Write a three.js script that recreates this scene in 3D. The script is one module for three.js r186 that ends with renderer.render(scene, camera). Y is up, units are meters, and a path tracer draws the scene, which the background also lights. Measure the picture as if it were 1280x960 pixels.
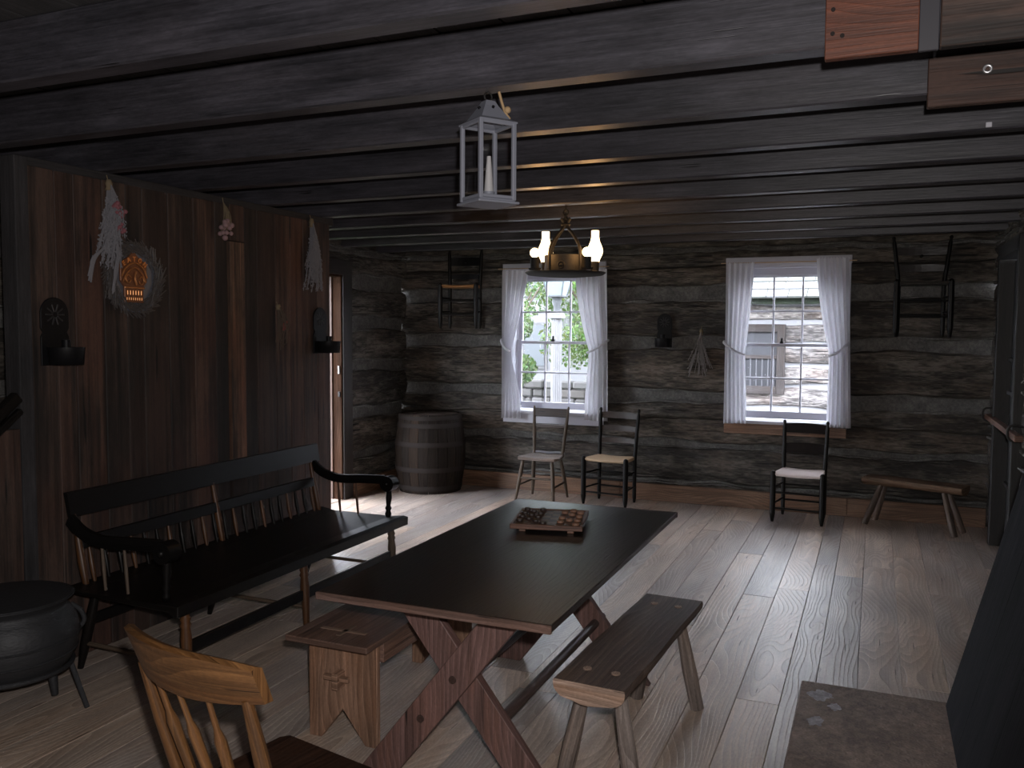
import * as THREE from 'three';
import { ConvexGeometry } from 'three/addons/geometries/ConvexGeometry.js';
import { mergeGeometries } from 'three/addons/utils/BufferGeometryUtils.js';
import { ImprovedNoise } from 'three/addons/math/ImprovedNoise.js';
import { FontLoader } from 'three/addons/loaders/FontLoader.js';
import { TextGeometry } from 'three/addons/geometries/TextGeometry.js';

// ---------------------------------------------------------------- camera, sky, flash, exposure
const scene = new THREE.Scene();
const renderer = new THREE.WebGLRenderer({ antialias: true });
renderer.toneMapping = THREE.LinearToneMapping;
renderer.toneMappingExposure = 1.15;
renderer.shadowMap.enabled = true;
const camera = new THREE.PerspectiveCamera(48.16, 1280 / 960, 0.05, 120);
camera.position.set(0, 1.65, 0);
camera.rotation.set(THREE.MathUtils.degToRad(-3.55), THREE.MathUtils.degToRad(22.93), THREE.MathUtils.degToRad(0.31), 'YXZ');
// an even overcast sky
scene.background = new THREE.Color().setRGB(0.84, 0.89, 1.0);
scene.backgroundIntensity = 15;
// the flash on top of the photographer's camera
const flash = new THREE.PointLight(new THREE.Color().setRGB(1, 0.95, 0.93), 17, 0, 2);
flash.name = 'camera_flash'; flash.position.set(0.05, 1.76, 0.0); flash.shadow.radius = 1; flash.castShadow = true;
scene.add(flash);

// ---------------------------------------------------------------- helpers
function rng(seed) { let a = seed >>> 0; return () => { a = (a + 0x6D2B79F5) | 0; let t = Math.imul(a ^ (a >>> 15), 1 | a); t = (t + Math.imul(t ^ (t >>> 7), 61 | t)) ^ t; return ((t ^ (t >>> 14)) >>> 0) / 4294967296; }; }
const rand = rng(20240611);
const rr = (a, b) => a + (b - a) * rand();
const PN = new ImprovedNoise();
const V = (x, y, z) => new THREE.Vector3(x, y, z);
const used = {};
function numbered(name) { const n = used[name] = (used[name] ?? -1) + 1; return n ? name + '_' + String(n).padStart(3, '0') : name; }
const shade = (o) => { o.castShadow = true; o.receiveShadow = true; return o; };
function thing(name, label, category, pos = [0, 0, 0], turn = 0, group) {
  const o = new THREE.Group(); o.name = numbered(name); o.position.set(...pos); o.rotation.y = turn;
  o.userData = { label, category }; if (group) o.userData.group = group; scene.add(o); return o;
}
function part(name, geo, mat, parent, label) {
  const g = Array.isArray(geo) ? merge(geo) : geo; const m = shade(new THREE.Mesh(g, mat)); m.name = name; if (label) m.userData.label = label; parent.add(m); return m;
}
function single(name, geo, mat, label, category, group) {
  const g = Array.isArray(geo) ? merge(geo) : geo; const m = shade(new THREE.Mesh(g, mat)); m.name = numbered(name); m.userData = { label, category }; if (group) m.userData.group = group; scene.add(m); return m;
}
function struct(name, label, category) { const o = new THREE.Group(); o.name = name; o.userData = { kind: 'structure', label, category }; scene.add(o); return o; }
function copy(o, pos, turn, label) { const c = o.clone(); c.name = numbered(o.name.replace(/_\d{3}$/, '')); c.userData = { ...o.userData }; if (label) c.userData.label = label; c.position.set(...pos); c.rotation.y = turn; scene.add(c); return c; }
function merge(list) { return mergeGeometries(list.map((g) => { let h = g.index ? g.toNonIndexed() : g; for (const k of Object.keys(h.attributes)) if (!['position', 'normal', 'uv', 'color'].includes(k)) h.deleteAttribute(k); return h; }), false); }
// uv in metres, u along the grain axis
function grain(g, axis = 0, ou = null, ov = null) {
  if (g.index) g = g.toNonIndexed();
  const p = g.attributes.position, n = p.count, uv = new Float32Array(n * 2);
  if (ou === null) ou = rand() * 7; if (ov === null) ov = rand() * 7;
  const a = V(0, 0, 0), b = V(0, 0, 0), c = V(0, 0, 0), N = V(0, 0, 0);
  for (let i = 0; i < n; i += 3) {
    a.fromBufferAttribute(p, i); b.fromBufferAttribute(p, i + 1); c.fromBufferAttribute(p, i + 2);
    N.copy(b).sub(a).cross(c.clone().sub(a)); const e = [Math.abs(N.x), Math.abs(N.y), Math.abs(N.z)];
    const k = e[0] > e[1] && e[0] > e[2] ? 0 : e[1] > e[2] ? 1 : 2;
    const other = [0, 1, 2].filter((q) => q !== k);
    for (let j = 0; j < 3; j++) {
      const q = [p.getX(i + j), p.getY(i + j), p.getZ(i + j)];
      let u, v;
      if (k === axis) { u = q[other[0]] * 0.5; v = q[other[1]]; } else { u = q[axis]; v = q[other.find((x) => x !== axis)] + (k === 1 ? 0.31 : 0); }
      uv[(i + j) * 2] = u + ou; uv[(i + j) * 2 + 1] = v + ov;
    }
  }
  g.setAttribute('uv', new THREE.BufferAttribute(uv, 2)); return g;
}
function place(g, x = 0, y = 0, z = 0, rx = 0, ry = 0, rz = 0) { g.applyMatrix4(new THREE.Matrix4().compose(V(x, y, z), new THREE.Quaternion().setFromEuler(new THREE.Euler(rx, ry, rz)), V(1, 1, 1))); return g; }
// a box with chamfered edges, centred
function cbox(w, h, d, c = 0.004, axis = 0) {
  c = Math.min(c, w / 2.2, h / 2.2, d / 2.2); const P = [];
  for (const x of [-1, 1]) for (const y of [-1, 1]) for (const z of [-1, 1]) P.push(V(x * (w / 2 - c), y * (h / 2 - c), z * d / 2), V(x * (w / 2 - c), y * h / 2, z * (d / 2 - c)), V(x * w / 2, y * (h / 2 - c), z * (d / 2 - c)));
  return grain(new ConvexGeometry(P), axis);
}
function box(w, h, d, axis = 0) { return grain(new THREE.BoxGeometry(w, h, d), axis); }
function hull(pts, axis = 0) { return grain(new ConvexGeometry(pts.map((p) => V(...p))), axis); }
// a straight bar of rectangular section from a to b
function bar(a, b, w, h, c = 0.003, roll = 0) {
  const A = V(...a), B = V(...b), D = B.clone().sub(A), L = D.length(); const g = cbox(w, L, h, c, 1); if (roll) g.rotateY(roll);
  g.applyQuaternion(new THREE.Quaternion().setFromUnitVectors(V(0, 1, 0), D.normalize())); g.translate((A.x + B.x) / 2, (A.y + B.y) / 2, (A.z + B.z) / 2); return g;
}
// a turned round member from a to b, prof = [[t, radius]...]
function turned(a, b, prof, seg = 10) {
  const A = V(...a), B = V(...b), D = B.clone().sub(A), L = D.length();
  const pts = [new THREE.Vector2(0.0005, 0), ...prof.map(([t, r]) => new THREE.Vector2(r, t * L)), new THREE.Vector2(0.0005, L)];
  let g = new THREE.LatheGeometry(pts, seg);
  const uv = g.attributes.uv, ou = rand() * 5; for (let i = 0; i < uv.count; i++) uv.setXY(i, g.attributes.position.getY(i) + ou, uv.getX(i) * 0.12 + ou);
  g.applyQuaternion(new THREE.Quaternion().setFromUnitVectors(V(0, 1, 0), D.normalize())); g.translate(A.x, A.y, A.z); return g.toNonIndexed();
}
const rod = (a, b, r, seg = 8) => turned(a, b, [[0, r], [1, r]], seg);
function tube(pts, r, seg = 24, rad = 8, closed = false) { const g = new THREE.TubeGeometry(new THREE.CatmullRomCurve3(pts.map((p) => V(...p)), closed), seg, r, rad, closed); return g.toNonIndexed(); }
function lathe(pts, seg = 24) { return new THREE.LatheGeometry(pts.map(([r, y]) => new THREE.Vector2(r, y)), seg); }
function extrude(pts, depth, bevel = 0.003, axis = 0) {
  const s = new THREE.Shape(pts.map(([x, y]) => new THREE.Vector2(x, y)));
  const g = new THREE.ExtrudeGeometry(s, { depth: depth - 2 * bevel, bevelEnabled: bevel > 0, bevelThickness: bevel, bevelSize: bevel, bevelOffset: -bevel, bevelSegments: 1, curveSegments: 8 });
  g.translate(0, 0, -depth / 2 + bevel); return grain(g, axis);
}

// ---------------------------------------------------------------- procedural textures
function lattice(seed, px, py) { const r = rng(seed), a = new Float32Array(px * py); for (let i = 0; i < a.length; i++) a[i] = r(); return a; }
function vnoise(L, px, py, x, y) {
  const xi = Math.floor(x), yi = Math.floor(y), fx = x - xi, fy = y - yi, sx = fx * fx * (3 - 2 * fx), sy = fy * fy * (3 - 2 * fy);
  const x0 = ((xi % px) + px) % px, x1 = (x0 + 1) % px, y0 = ((yi % py) + py) % py, y1 = (y0 + 1) % py;
  return (L[y0 * px + x0] * (1 - sx) + L[y0 * px + x1] * sx) * (1 - sy) + (L[y1 * px + x0] * (1 - sx) + L[y1 * px + x1] * sx) * sy;
}
function layer(seed, px, py) { const L = lattice(seed, px, py); return (u, v) => vnoise(L, px, py, u * px, v * py); }
function tex(W, H, fn, srgb) {
  const d = new Uint8Array(W * H * 4);
  for (let y = 0; y < H; y++) for (let x = 0; x < W; x++) { const c = fn(x / W, y / H), i = (y * W + x) * 4; for (let k = 0; k < 3; k++) d[i + k] = Math.max(0, Math.min(255, (Array.isArray(c) ? c[k] : c) * 255)); d[i + 3] = 255; }
  const t = new THREE.DataTexture(d, W, H); t.magFilter = THREE.LinearFilter; t.minFilter = THREE.LinearMipmapLinearFilter; t.wrapS = t.wrapT = THREE.RepeatWrapping; if (srgb) t.colorSpace = THREE.SRGBColorSpace; t.needsUpdate = true; return t;
}
const lerp = (a, b, t) => a + (b - a) * t, mix3 = (a, b, t) => [lerp(a[0], b[0], t), lerp(a[1], b[1], t), lerp(a[2], b[2], t)], sat = (x) => Math.max(0, Math.min(1, x));
// o: rings (growth ring bands across), fibre, blotch, colours dark / light / accent in sRGB 0..1, tile = [metres along, metres across]
function woodSet(o) {
  const s = o.seed, w1 = layer(s + 1, 3, 4), w2 = layer(s + 2, 7, 9), fi = layer(s + 3, 10, 220), fi2 = layer(s + 4, 24, 460), bl = layer(s + 5, 5, 7), bl2 = layer(s + 6, 13, 17), st = layer(s + 7, 2, 40), cr = layer(s + 8, 6, 90), sp = layer(s + 9, 200, 200), ch1 = layer(s + 10, 26, 44), ch2 = layer(s + 12, 70, 110);
  const val = (u, v) => {
    const warp = (w1(u, v) - 0.5) * o.warp + (w2(u, v) - 0.5) * o.warp * 0.35;
    const ph = (v * o.rings + warp * o.rings) % 1, ring = Math.pow(((ph + 1) % 1), 1.6);
    const f = fi(u, v) * 0.6 + fi2(u, v) * 0.4;
    const crack = cr(u, v) > o.crack ? (cr(u, v) - o.crack) / (1 - o.crack) : 0;
    return { t: sat(0.5 + (ring - 0.4) * o.ringAmt + (f - 0.5) * o.fibre + (bl(u, v) - 0.5) * o.blotch + (bl2(u, v) - 0.5) * o.blotch * 0.5 + (st(u, v) - 0.5) * o.streak + ((ch1(u, v) - 0.5) * 0.6 + (ch2(u, v) - 0.5) * 0.5) * (o.chop ?? 0)), a: sat((bl(v, u) - 0.5) * 2.2 + (st(u, v + 0.3) - 0.4) * 1.2), crack, sp: sp(u, v) };
  };
  const map = tex(o.W, o.H, (u, v) => { const q = val(u, v); let c = mix3(o.dark, o.light, q.t); c = mix3(c, o.accent, q.a * o.accentAmt); const k = (1 - 0.65 * sat(q.crack * 2)) * (0.94 + 0.12 * q.sp); return c.map((x) => x * k); }, true);
  const bump = tex(o.W, o.H, (u, v) => { const q = val(u, v); return sat(q.t * 0.8 + 0.1 - 0.7 * sat(q.crack * 2)); }, false);
  for (const t of [map, bump]) t.repeat.set(1 / o.tile[0], 1 / o.tile[1]);
  return { map, bump };
}
const SET = {
  floor: woodSet({ seed: 11, W: 1024, H: 512, tile: [2.4, 0.8], rings: 30, ringAmt: 0.36, warp: 0.3, fibre: 0.22, blotch: 0.42, streak: 0.12, crack: 0.97, dark: [0.44, 0.41, 0.395], light: [0.70, 0.655, 0.625], accent: [0.55, 0.44, 0.36], accentAmt: 0.25 }),
  board: woodSet({ seed: 31, W: 1024, H: 512, tile: [2.6, 0.9], rings: 22, ringAmt: 0.18, warp: 0.1, fibre: 0.6, blotch: 0.7, streak: 0.8, chop: 0.35, crack: 0.92, dark: [0.13, 0.11, 0.10], light: [0.42, 0.345, 0.305], accent: [0.38, 0.25, 0.20], accentAmt: 0.4 }),
  log: woodSet({ seed: 51, W: 1024, H: 512, tile: [2.2, 0.9], rings: 14, ringAmt: 0.1, warp: 0.3, fibre: 0.4, blotch: 0.9, streak: 0.15, chop: 1.1, crack: 0.88, dark: [0.17, 0.16, 0.15], light: [0.43, 0.41, 0.385], accent: [0.34, 0.28, 0.24], accentAmt: 0.3 }),
  joist: woodSet({ seed: 71, W: 1024, H: 512, tile: [2.4, 0.6], rings: 30, ringAmt: 0.12, warp: 0.08, fibre: 0.35, blotch: 0.6, streak: 0.2, chop: 0.4, crack: 0.97, dark: [0.20, 0.20, 0.21], light: [0.46, 0.45, 0.47], accent: [0.40, 0.37, 0.37], accentAmt: 0.2 }),
  fine: woodSet({ seed: 91, W: 1024, H: 512, tile: [1.6, 0.5], rings: 22, ringAmt: 0.35, warp: 0.2, fibre: 0.5, blotch: 0.4, streak: 0.3, crack: 0.95, dark: [0.50, 0.47, 0.44], light: [0.98, 0.96, 0.94], accent: [0.85, 0.72, 0.60], accentAmt: 0.3 }),
};
function wood(set, tint, rough = 0.7, bumpScale = 0.002, extra = {}) { const m = new THREE.MeshPhysicalMaterial({ map: SET[set].map, bumpMap: SET[set].bump, bumpScale, roughness: rough, ...extra }); m.color.setRGB(...tint); return m; }
function plain(rgb, rough = 0.7, metal = 0, extra = {}) { const m = new THREE.MeshPhysicalMaterial({ roughness: rough, metalness: metal, ...extra }); m.color.setRGB(...rgb); return m; }
const nA = layer(301, 40, 40), nB = layer(302, 150, 150), nC = layer(303, 9, 9);
const grit = tex(512, 512, (u, v) => 0.3 * nA(u, v) + 0.4 * nB(u, v) + 0.3 * nC(u, v), false);
const mortarTex = tex(512, 512, (u, v) => { const t = 0.35 * nA(u, v) + 0.3 * nB(u, v) + 0.35 * nC(u, v); return [0.75 + 0.5 * (t - 0.5), 0.75 + 0.5 * (t - 0.5), 0.75 + 0.48 * (t - 0.5)]; }, true);
const M = {
  joist: [0, 1, 2].map((i) => wood('joist', [0.36 + i * 0.04, 0.36 + i * 0.04, 0.395 + i * 0.04], 0.42, 0.0008)),
  ceil: wood('joist', [0.20, 0.195, 0.195], 0.85, 0.002),
  log: [[0.88, 0.86, 0.83], [0.78, 0.77, 0.75], [0.98, 0.92, 0.86], [0.84, 0.84, 0.83]].map((c) => wood('log', c, 0.9, 0.016)),
  board: [[0.42, 0.38, 0.37], [0.28, 0.275, 0.28], [0.54, 0.45, 0.42], [0.22, 0.225, 0.235], [0.48, 0.41, 0.385]].map((c) => wood('board', c, 0.75, 0.002)),
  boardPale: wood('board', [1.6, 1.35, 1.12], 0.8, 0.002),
  floor: [[1.36, 1.31, 1.24], [1.19, 1.16, 1.12], [1.50, 1.40, 1.27], [1.38, 1.28, 1.15], [1.01, 1.02, 1.02]].map((c) => wood('floor', c, 0.42, 0.003)),
  sub: plain([0.02, 0.018, 0.016], 0.95),
  mortar: new THREE.MeshPhysicalMaterial({ map: mortarTex, bumpMap: grit, bumpScale: 0.006, roughness: 0.95, color: new THREE.Color().setRGB(0.20, 0.193, 0.183) }),
  baseboard: wood('fine', [0.28, 0.17, 0.11], 0.6, 0.001),
  white: plain([0.42, 0.42, 0.47], 0.5),
  glass: plain([1, 1, 1], 0.02, 0, { transmission: 1, thickness: 0, ior: 1.45 }),
  cloth: plain([0.60, 0.60, 0.64], 1, 0, { transmission: 0.27, thickness: 0, side: THREE.DoubleSide }),
  table: wood('fine', [0.026, 0.019, 0.016], 0.33, 0.0008),
  tableEdge: wood('fine', [0.19, 0.125, 0.11], 0.6, 0.001),
  red: wood('fine', [0.21, 0.125, 0.118], 0.6, 0.001),
  benchTop: wood('fine', [0.165, 0.125, 0.108], 0.6, 0.002),
  benchRaw: wood('fine', [0.62, 0.47, 0.39], 0.75, 0.001),
  benchLeg: wood('fine', [0.30, 0.265, 0.255], 0.75, 0.002),
  pine: wood('fine', [0.38, 0.235, 0.165], 0.6, 0.001),
  pineTop: wood('fine', [0.205, 0.135, 0.115], 0.6, 0.001),
  black: plain([0.005, 0.0045, 0.0045], 0.4, 0, { specularIntensity: 0.35 }),
  blackWorn: wood('fine', [0.010, 0.009, 0.0085], 0.42, 0.0005, { specularIntensity: 0.5 }),
  gilt: wood('fine', [0.14, 0.065, 0.025], 0.45, 0.0005),
  orange: wood('fine', [0.19, 0.095, 0.036], 0.38, 0.0006),
  seatBrown: wood('fine', [0.042, 0.022, 0.015], 0.4, 0.0006),
  oldWood: wood('fine', [0.15, 0.115, 0.085], 0.65, 0.001),
  barrel: [[0.034, 0.024, 0.017], [0.025, 0.018, 0.014], [0.046, 0.031, 0.022]].map((c) => wood('fine', c, 0.8, 0.002, { specularIntensity: 0.4 })),
  iron: plain([0.035, 0.033, 0.032], 0.5, 0.6, { bumpMap: grit, bumpScale: 0.001 }),
  castIron: plain([0.022, 0.023, 0.026], 0.6, 0.2, { bumpMap: grit, bumpScale: 0.002 }),
  rust: plain([0.022, 0.017, 0.015], 0.8, 0, { specularIntensity: 0.4 }),
  tin: plain([0.006, 0.006, 0.007], 0.5, 0, { specularIntensity: 0.35 }),
  pewter: plain([0.20, 0.21, 0.25], 0.5, 0.15),
  rope: plain([0.35, 0.24, 0.13], 0.9),
  wax: plain([0.40, 0.395, 0.40], 0.5),
  rush: plain([0.42, 0.30, 0.19], 0.85),
  rushPale: plain([0.70, 0.60, 0.57], 0.85),
  copper: plain([0.50, 0.22, 0.085], 0.4, 0.7),
  darkWreath: plain([0.06, 0.053, 0.052], 0.5),
  herb: plain([0.17, 0.165, 0.18], 0.95, 0, { side: THREE.DoubleSide }),
  herbBrown: plain([0.085, 0.062, 0.048], 0.95),
  pink: plain([0.22, 0.08, 0.095], 0.9),
  pinkPale: plain([0.26, 0.165, 0.17], 0.9),
  redBerry: plain([0.20, 0.04, 0.035], 0.7),
  straw: plain([0.17, 0.13, 0.08], 0.9),
};
for (const m of [M.mortar]) { m.map = m.map.clone(); m.map.repeat.set(1.4, 1.4); m.map.needsUpdate = true; }

// ---------------------------------------------------------------- setting: floor, ceiling
const XL = -4.75, XR = 0.9, ZB = -8.25, ZF = 1.3, YB = 2.445, YC = 2.64;
{
  const f = struct('floor', 'weathered grey brown plank floor', 'floor');
  part('subfloor', place(new THREE.BoxGeometry(XR - XL + 0.6, 0.06, ZF - ZB + 0.5), (XL + XR) / 2, -0.062, (ZB + ZF) / 2), M.sub, f);
  const seams = [XL - 0.1]; let x = XL - 0.1;
  const fixed = [-0.215, -0.035, 0.16, 0.36, 0.56, 0.75, 0.95];
  while (x < -0.215 - 0.28) { x += rr(0.165, 0.225); seams.push(x); }
  for (const q of fixed) seams.push(q);
  for (let i = 0; i + 1 < seams.length; i++) {
    const w = seams[i + 1] - seams[i]; let z = ZB - 0.06 - rr(0, 1.6), end;
    while (z < ZF) {
      end = z + rr(1.6, 3.6); const a = Math.max(z, ZB - 0.06), b = Math.min(end, ZF);
      if (b - a > 0.25) part('plank', place(cbox(w - 0.0022, 0.03, b - a - 0.002, 0.0014, 2), (seams[i] + seams[i + 1]) / 2, -0.015 + rr(-0.0012, 0), (a + b) / 2), M.floor[Math.floor(rand() * 5)], f);
      z = end;
    }
  }
  const c = struct('ceiling', 'dark ceiling boards above the joists', 'ceiling');
  part('attic_floor', place(new THREE.BoxGeometry(XR - XL + 0.6, 0.06, ZF - ZB + 0.5), (XL + XR) / 2, YC + 0.065, (ZB + ZF) / 2), M.sub, c);
  for (let q = XL - 0.1; q < XR + 0.1; q += 0.232) part('ceiling_board', place(box(0.224, 0.03, ZF - ZB + 0.2, 2), q + 0.116, YC + 0.015 + rr(0, 0.004), (ZB + ZF) / 2), M.ceil, c);
}
// joists
for (let k = -4; k <= 9; k++) {
  const z = -2.06 - 0.6315 * k + 0.045, patched = k === 1 || k === 2;
  const label = k === 1 ? 'dark ceiling joist mended with an orange board, the lantern hung from it' : k === 2 ? 'dark ceiling joist with a brown splice board bolted to its end' : k === 5 ? 'dark ceiling joist that carries the iron chandelier' : 'plain dark hewn ceiling joist spanning the room';
  const j = thing('ceiling_joist', label, 'beam', [0, 0, z], 0, k === 1 || k === 2 || k === 5 ? undefined : 'plain ceiling joists');
  part('timber', place(cbox(XR - XL + 0.1, YC - YB, 0.088, 0.006, 0), (XL + XR) / 2, (YB + YC) / 2, 0), M.joist[(k + 6) % 3], j);
  if (k === 1) {
    const o = part('patch_board', place(cbox(0.235, 0.235, 0.03, 0.002, 0), -0.037, 2.52, 0.061), wood('fine', [0.17, 0.055, 0.028], 0.6, 0.001), j, 'orange stained patch board');
    const hole = plain([0.01, 0.006, 0.005], 0.9);
    for (const [hx, hy] of [[-0.135, 2.535], [-0.135, 2.47], [-0.11, 2.462], [-0.115, 2.575], [-0.13, 2.59]]) part('nail_head', place(new THREE.CylinderGeometry(0.006, 0.006, 0.004, 10), hx, hy, 0.077, Math.PI / 2), hole, o);
    part('metal_strap', place(cbox(0.05, 0.235, 0.012, 0.002, 1), 0.106, 2.52, 0.05), plain([0.028, 0.027, 0.033], 0.5), j);
    const s = part('splice_board', place(cbox(0.77, 0.235, 0.035, 0.003, 0), 0.517, 2.52, 0.062), wood('board', [0.35, 0.31, 0.30], 0.7), j, 'brown splice board');
    part('bolt_ring', place(new THREE.TorusGeometry(0.012, 0.004, 6, 16), 0.305, 2.525, 0.082), plain([0.5, 0.5, 0.5], 0.4, 0.8), s);
  }
  if (k === 2) {
    const s = part('splice_board', place(cbox(0.77, 0.16, 0.035, 0.003, 0), 0.517, 2.475, 0.062), wood('board', [0.40, 0.35, 0.34], 0.7), j, 'brown splice board');
    part('bolt_ring', place(new THREE.TorusGeometry(0.011, 0.005, 6, 16), 0.305, 2.50, 0.082), plain([0.62, 0.62, 0.64], 0.35, 0.8), s);
  }
  if (k === 3) part('cable_clip', place(cbox(0.022, 0.02, 0.01, 0.002), 0.38, 2.462, 0.048), plain([0.5, 0.5, 0.55], 0.5), j);
}

// ---------------------------------------------------------------- log walls
const wander = (x, y) => PN.noise(x * 1.7, y * 9.3 + 0.37, 0.3) * 0.034 + PN.noise(x * 5.3, y * 7.1 + 0.2, 4.3) * 0.016;
// a hewn log along x from x0 to x1, face at z = 0 looking to +z, going back by depth
function logGeo(x0, x1, y0, y1, depth, seed) {
  const L = x1 - x0, nx = Math.max(2, Math.round(L / 0.14)), h = y1 - y0, S = [[0, -depth], [0, -0.05], [0.05, -0.016], [0.2, -0.003], [0.5, 0.002], [0.8, -0.003], [0.95, -0.016], [1, -0.05], [1, -depth]], ny = S.length;
  const P = (i, j) => { const x = x0 + L * i / nx, [t, d] = S[j]; const w = (j > 1 && j < ny - 2) ? 1 : 0.3; const yy = y0 + h * t + (t > 0.6 ? wander(x, y1) : t < 0.4 ? wander(x, y0) : 0); return [x, yy, d + w * (PN.noise(x * 2.2, t * 2 + seed, 1.7) * 0.018 + PN.noise(x * 7, t * 5 + seed, 4.7) * 0.008)]; };
  const pos = [];
  const quad = (a, b, c, d) => pos.push(...a, ...b, ...c, ...a, ...c, ...d);
  for (let i = 0; i < nx; i++) for (let j = 0; j + 1 < ny; j++) quad(P(i, j), P(i + 1, j), P(i + 1, j + 1), P(i, j + 1));
  for (let i = 0; i < nx; i++) quad(P(i, ny - 1), P(i + 1, ny - 1), P(i + 1, 0), P(i, 0));
  for (const [i, f] of [[0, 1], [nx, 0]]) for (let j = 1; j + 1 < ny; j++) { const a = P(i, 0), b = P(i, j), c = P(i, j + 1); f ? pos.push(...a, ...b, ...c) : pos.push(...a, ...c, ...b); }
  const g = new THREE.BufferGeometry(); g.setAttribute('position', new THREE.Float32BufferAttribute(pos, 3)); g.computeVertexNormals(); return grain(g, 0);
}
// chinking between two logs: a recessed band of mortar
function chinkGeo(x0, x1, y0, y1, depth, seed) {
  const L = x1 - x0, nx = Math.max(2, Math.round(L / 0.16)), h = y1 - y0, S = [[-0.5, -depth], [-0.45, -0.066], [0.5, -0.06], [1.45, -0.066], [1.5, -depth]], ny = S.length, pos = [];
  const P = (i, j) => { const x = x0 + L * i / nx, [t, d] = S[j]; return [x, y0 + h * t, d + (j > 0 && j < ny - 1 ? PN.noise(x * 5, seed, t * 3) * 0.008 : 0)]; };
  const quad = (a, b, c, d) => pos.push(...a, ...b, ...c, ...a, ...c, ...d);
  for (let i = 0; i < nx; i++) for (let j = 0; j + 1 < ny; j++) quad(P(i, j), P(i + 1, j), P(i + 1, j + 1), P(i, j + 1));
  const g = new THREE.BufferGeometry(); g.setAttribute('position', new THREE.Float32BufferAttribute(pos, 3)); g.computeVertexNormals(); return grain(g, 0);
}
// the ragged lip of pale mortar smeared on a log's edge
function lipGeo(x0, x1, y, seed, up) {
  const L = x1 - x0, n = Math.max(3, Math.round(L / 0.045)), pos = [], ring = [];
  for (let i = 0; i <= n; i++) {
    const x = x0 + L * i / n, yy = y + wander(x, y) + PN.noise(x * 13, seed, 8.1) * 0.006, k = PN.noise(x * 3.1, seed, 2.2) + 0.45 * PN.noise(x * 11, seed, 5.2), r = Math.max(0.0, 0.006 + 0.017 * k), z = 0.004 + PN.noise(x * 4, seed, 6) * 0.006;
    ring.push([[x, yy - r, z - 0.012], [x, yy - r * 0.5, z + r * 0.6], [x, yy + r * 0.6, z + r * 0.5], [x, yy + r, z - 0.012]]);
  }
  for (let i = 0; i < n; i++) for (let j = 0; j < 3; j++) { const a = ring[i][j], b = ring[i + 1][j], c = ring[i + 1][j + 1], d = ring[i][j + 1]; pos.push(...a, ...b, ...c, ...a, ...c, ...d); }
  const g = new THREE.BufferGeometry(); g.setAttribute('position', new THREE.Float32BufferAttribute(pos, 3)); g.computeVertexNormals(); return grain(g, 0);
}
// courses: list of [y0, y1] of the logs; openings: [x0, x1, y0, y1]
function logWall(parent, x0, x1, courses, openings, seed, depth = 0.2) {
  const cut = (a, b, y0, y1) => { let seg = [[a, b]]; for (const [p, q, r, s] of openings) if (r < y1 - 0.02 && s > y0 + 0.02) seg = seg.flatMap(([m, n]) => q <= m || p >= n ? [[m, n]] : [[m, p], [q, n]].filter(([i, j]) => j - i > 0.02)); return seg; };
  // bands are split at the top and the bottom of the openings
  const bands = (y0, y1) => { const ys = [y0, y1]; for (const o of openings) for (const y of [o[2], o[3]]) if (y > y0 + 0.015 && y < y1 - 0.015) ys.push(y); ys.sort((a, b) => a - b); return ys.slice(0, -1).map((y, i) => [y, ys[i + 1]]).filter(([a, b]) => b - a > 0.002); };
  courses.forEach(([y0, y1], ci) => {
    for (const [b0, b1] of bands(y0, y1)) for (const [a, b] of cut(x0, x1, b0, b1)) part('log', logGeo(a, b, b0, b1, depth, seed + ci * 3.1), M.log[(ci * 7 + Math.floor(rand() * 4)) % 4], parent);
    for (const y of [y0, y1]) for (const [a, b] of cut(x0, x1, y - 0.03, y + 0.03)) part('mortar_lip', lipGeo(a, b, y, seed + y * 7, y === y0), M.mortar, parent);
    if (ci + 1 < courses.length) { const c0 = y1, c1 = courses[ci + 1][0]; for (const [b0, b1] of bands(c0, c1)) for (const [a, b] of cut(x0, x1, b0, b1)) part('chinking', chinkGeo(a, b, b0, b1, depth - 0.03, seed + ci), M.mortar, parent); }
  });
}
const WIN = [{ x0: -3.425, p: 0.263 }, { x0: -1.152, p: 0.259 }];
const openings = WIN.map((w) => [w.x0 - 0.085, w.x0 + 3 * w.p + 0.085, 0.80, 2.27]);
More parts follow.
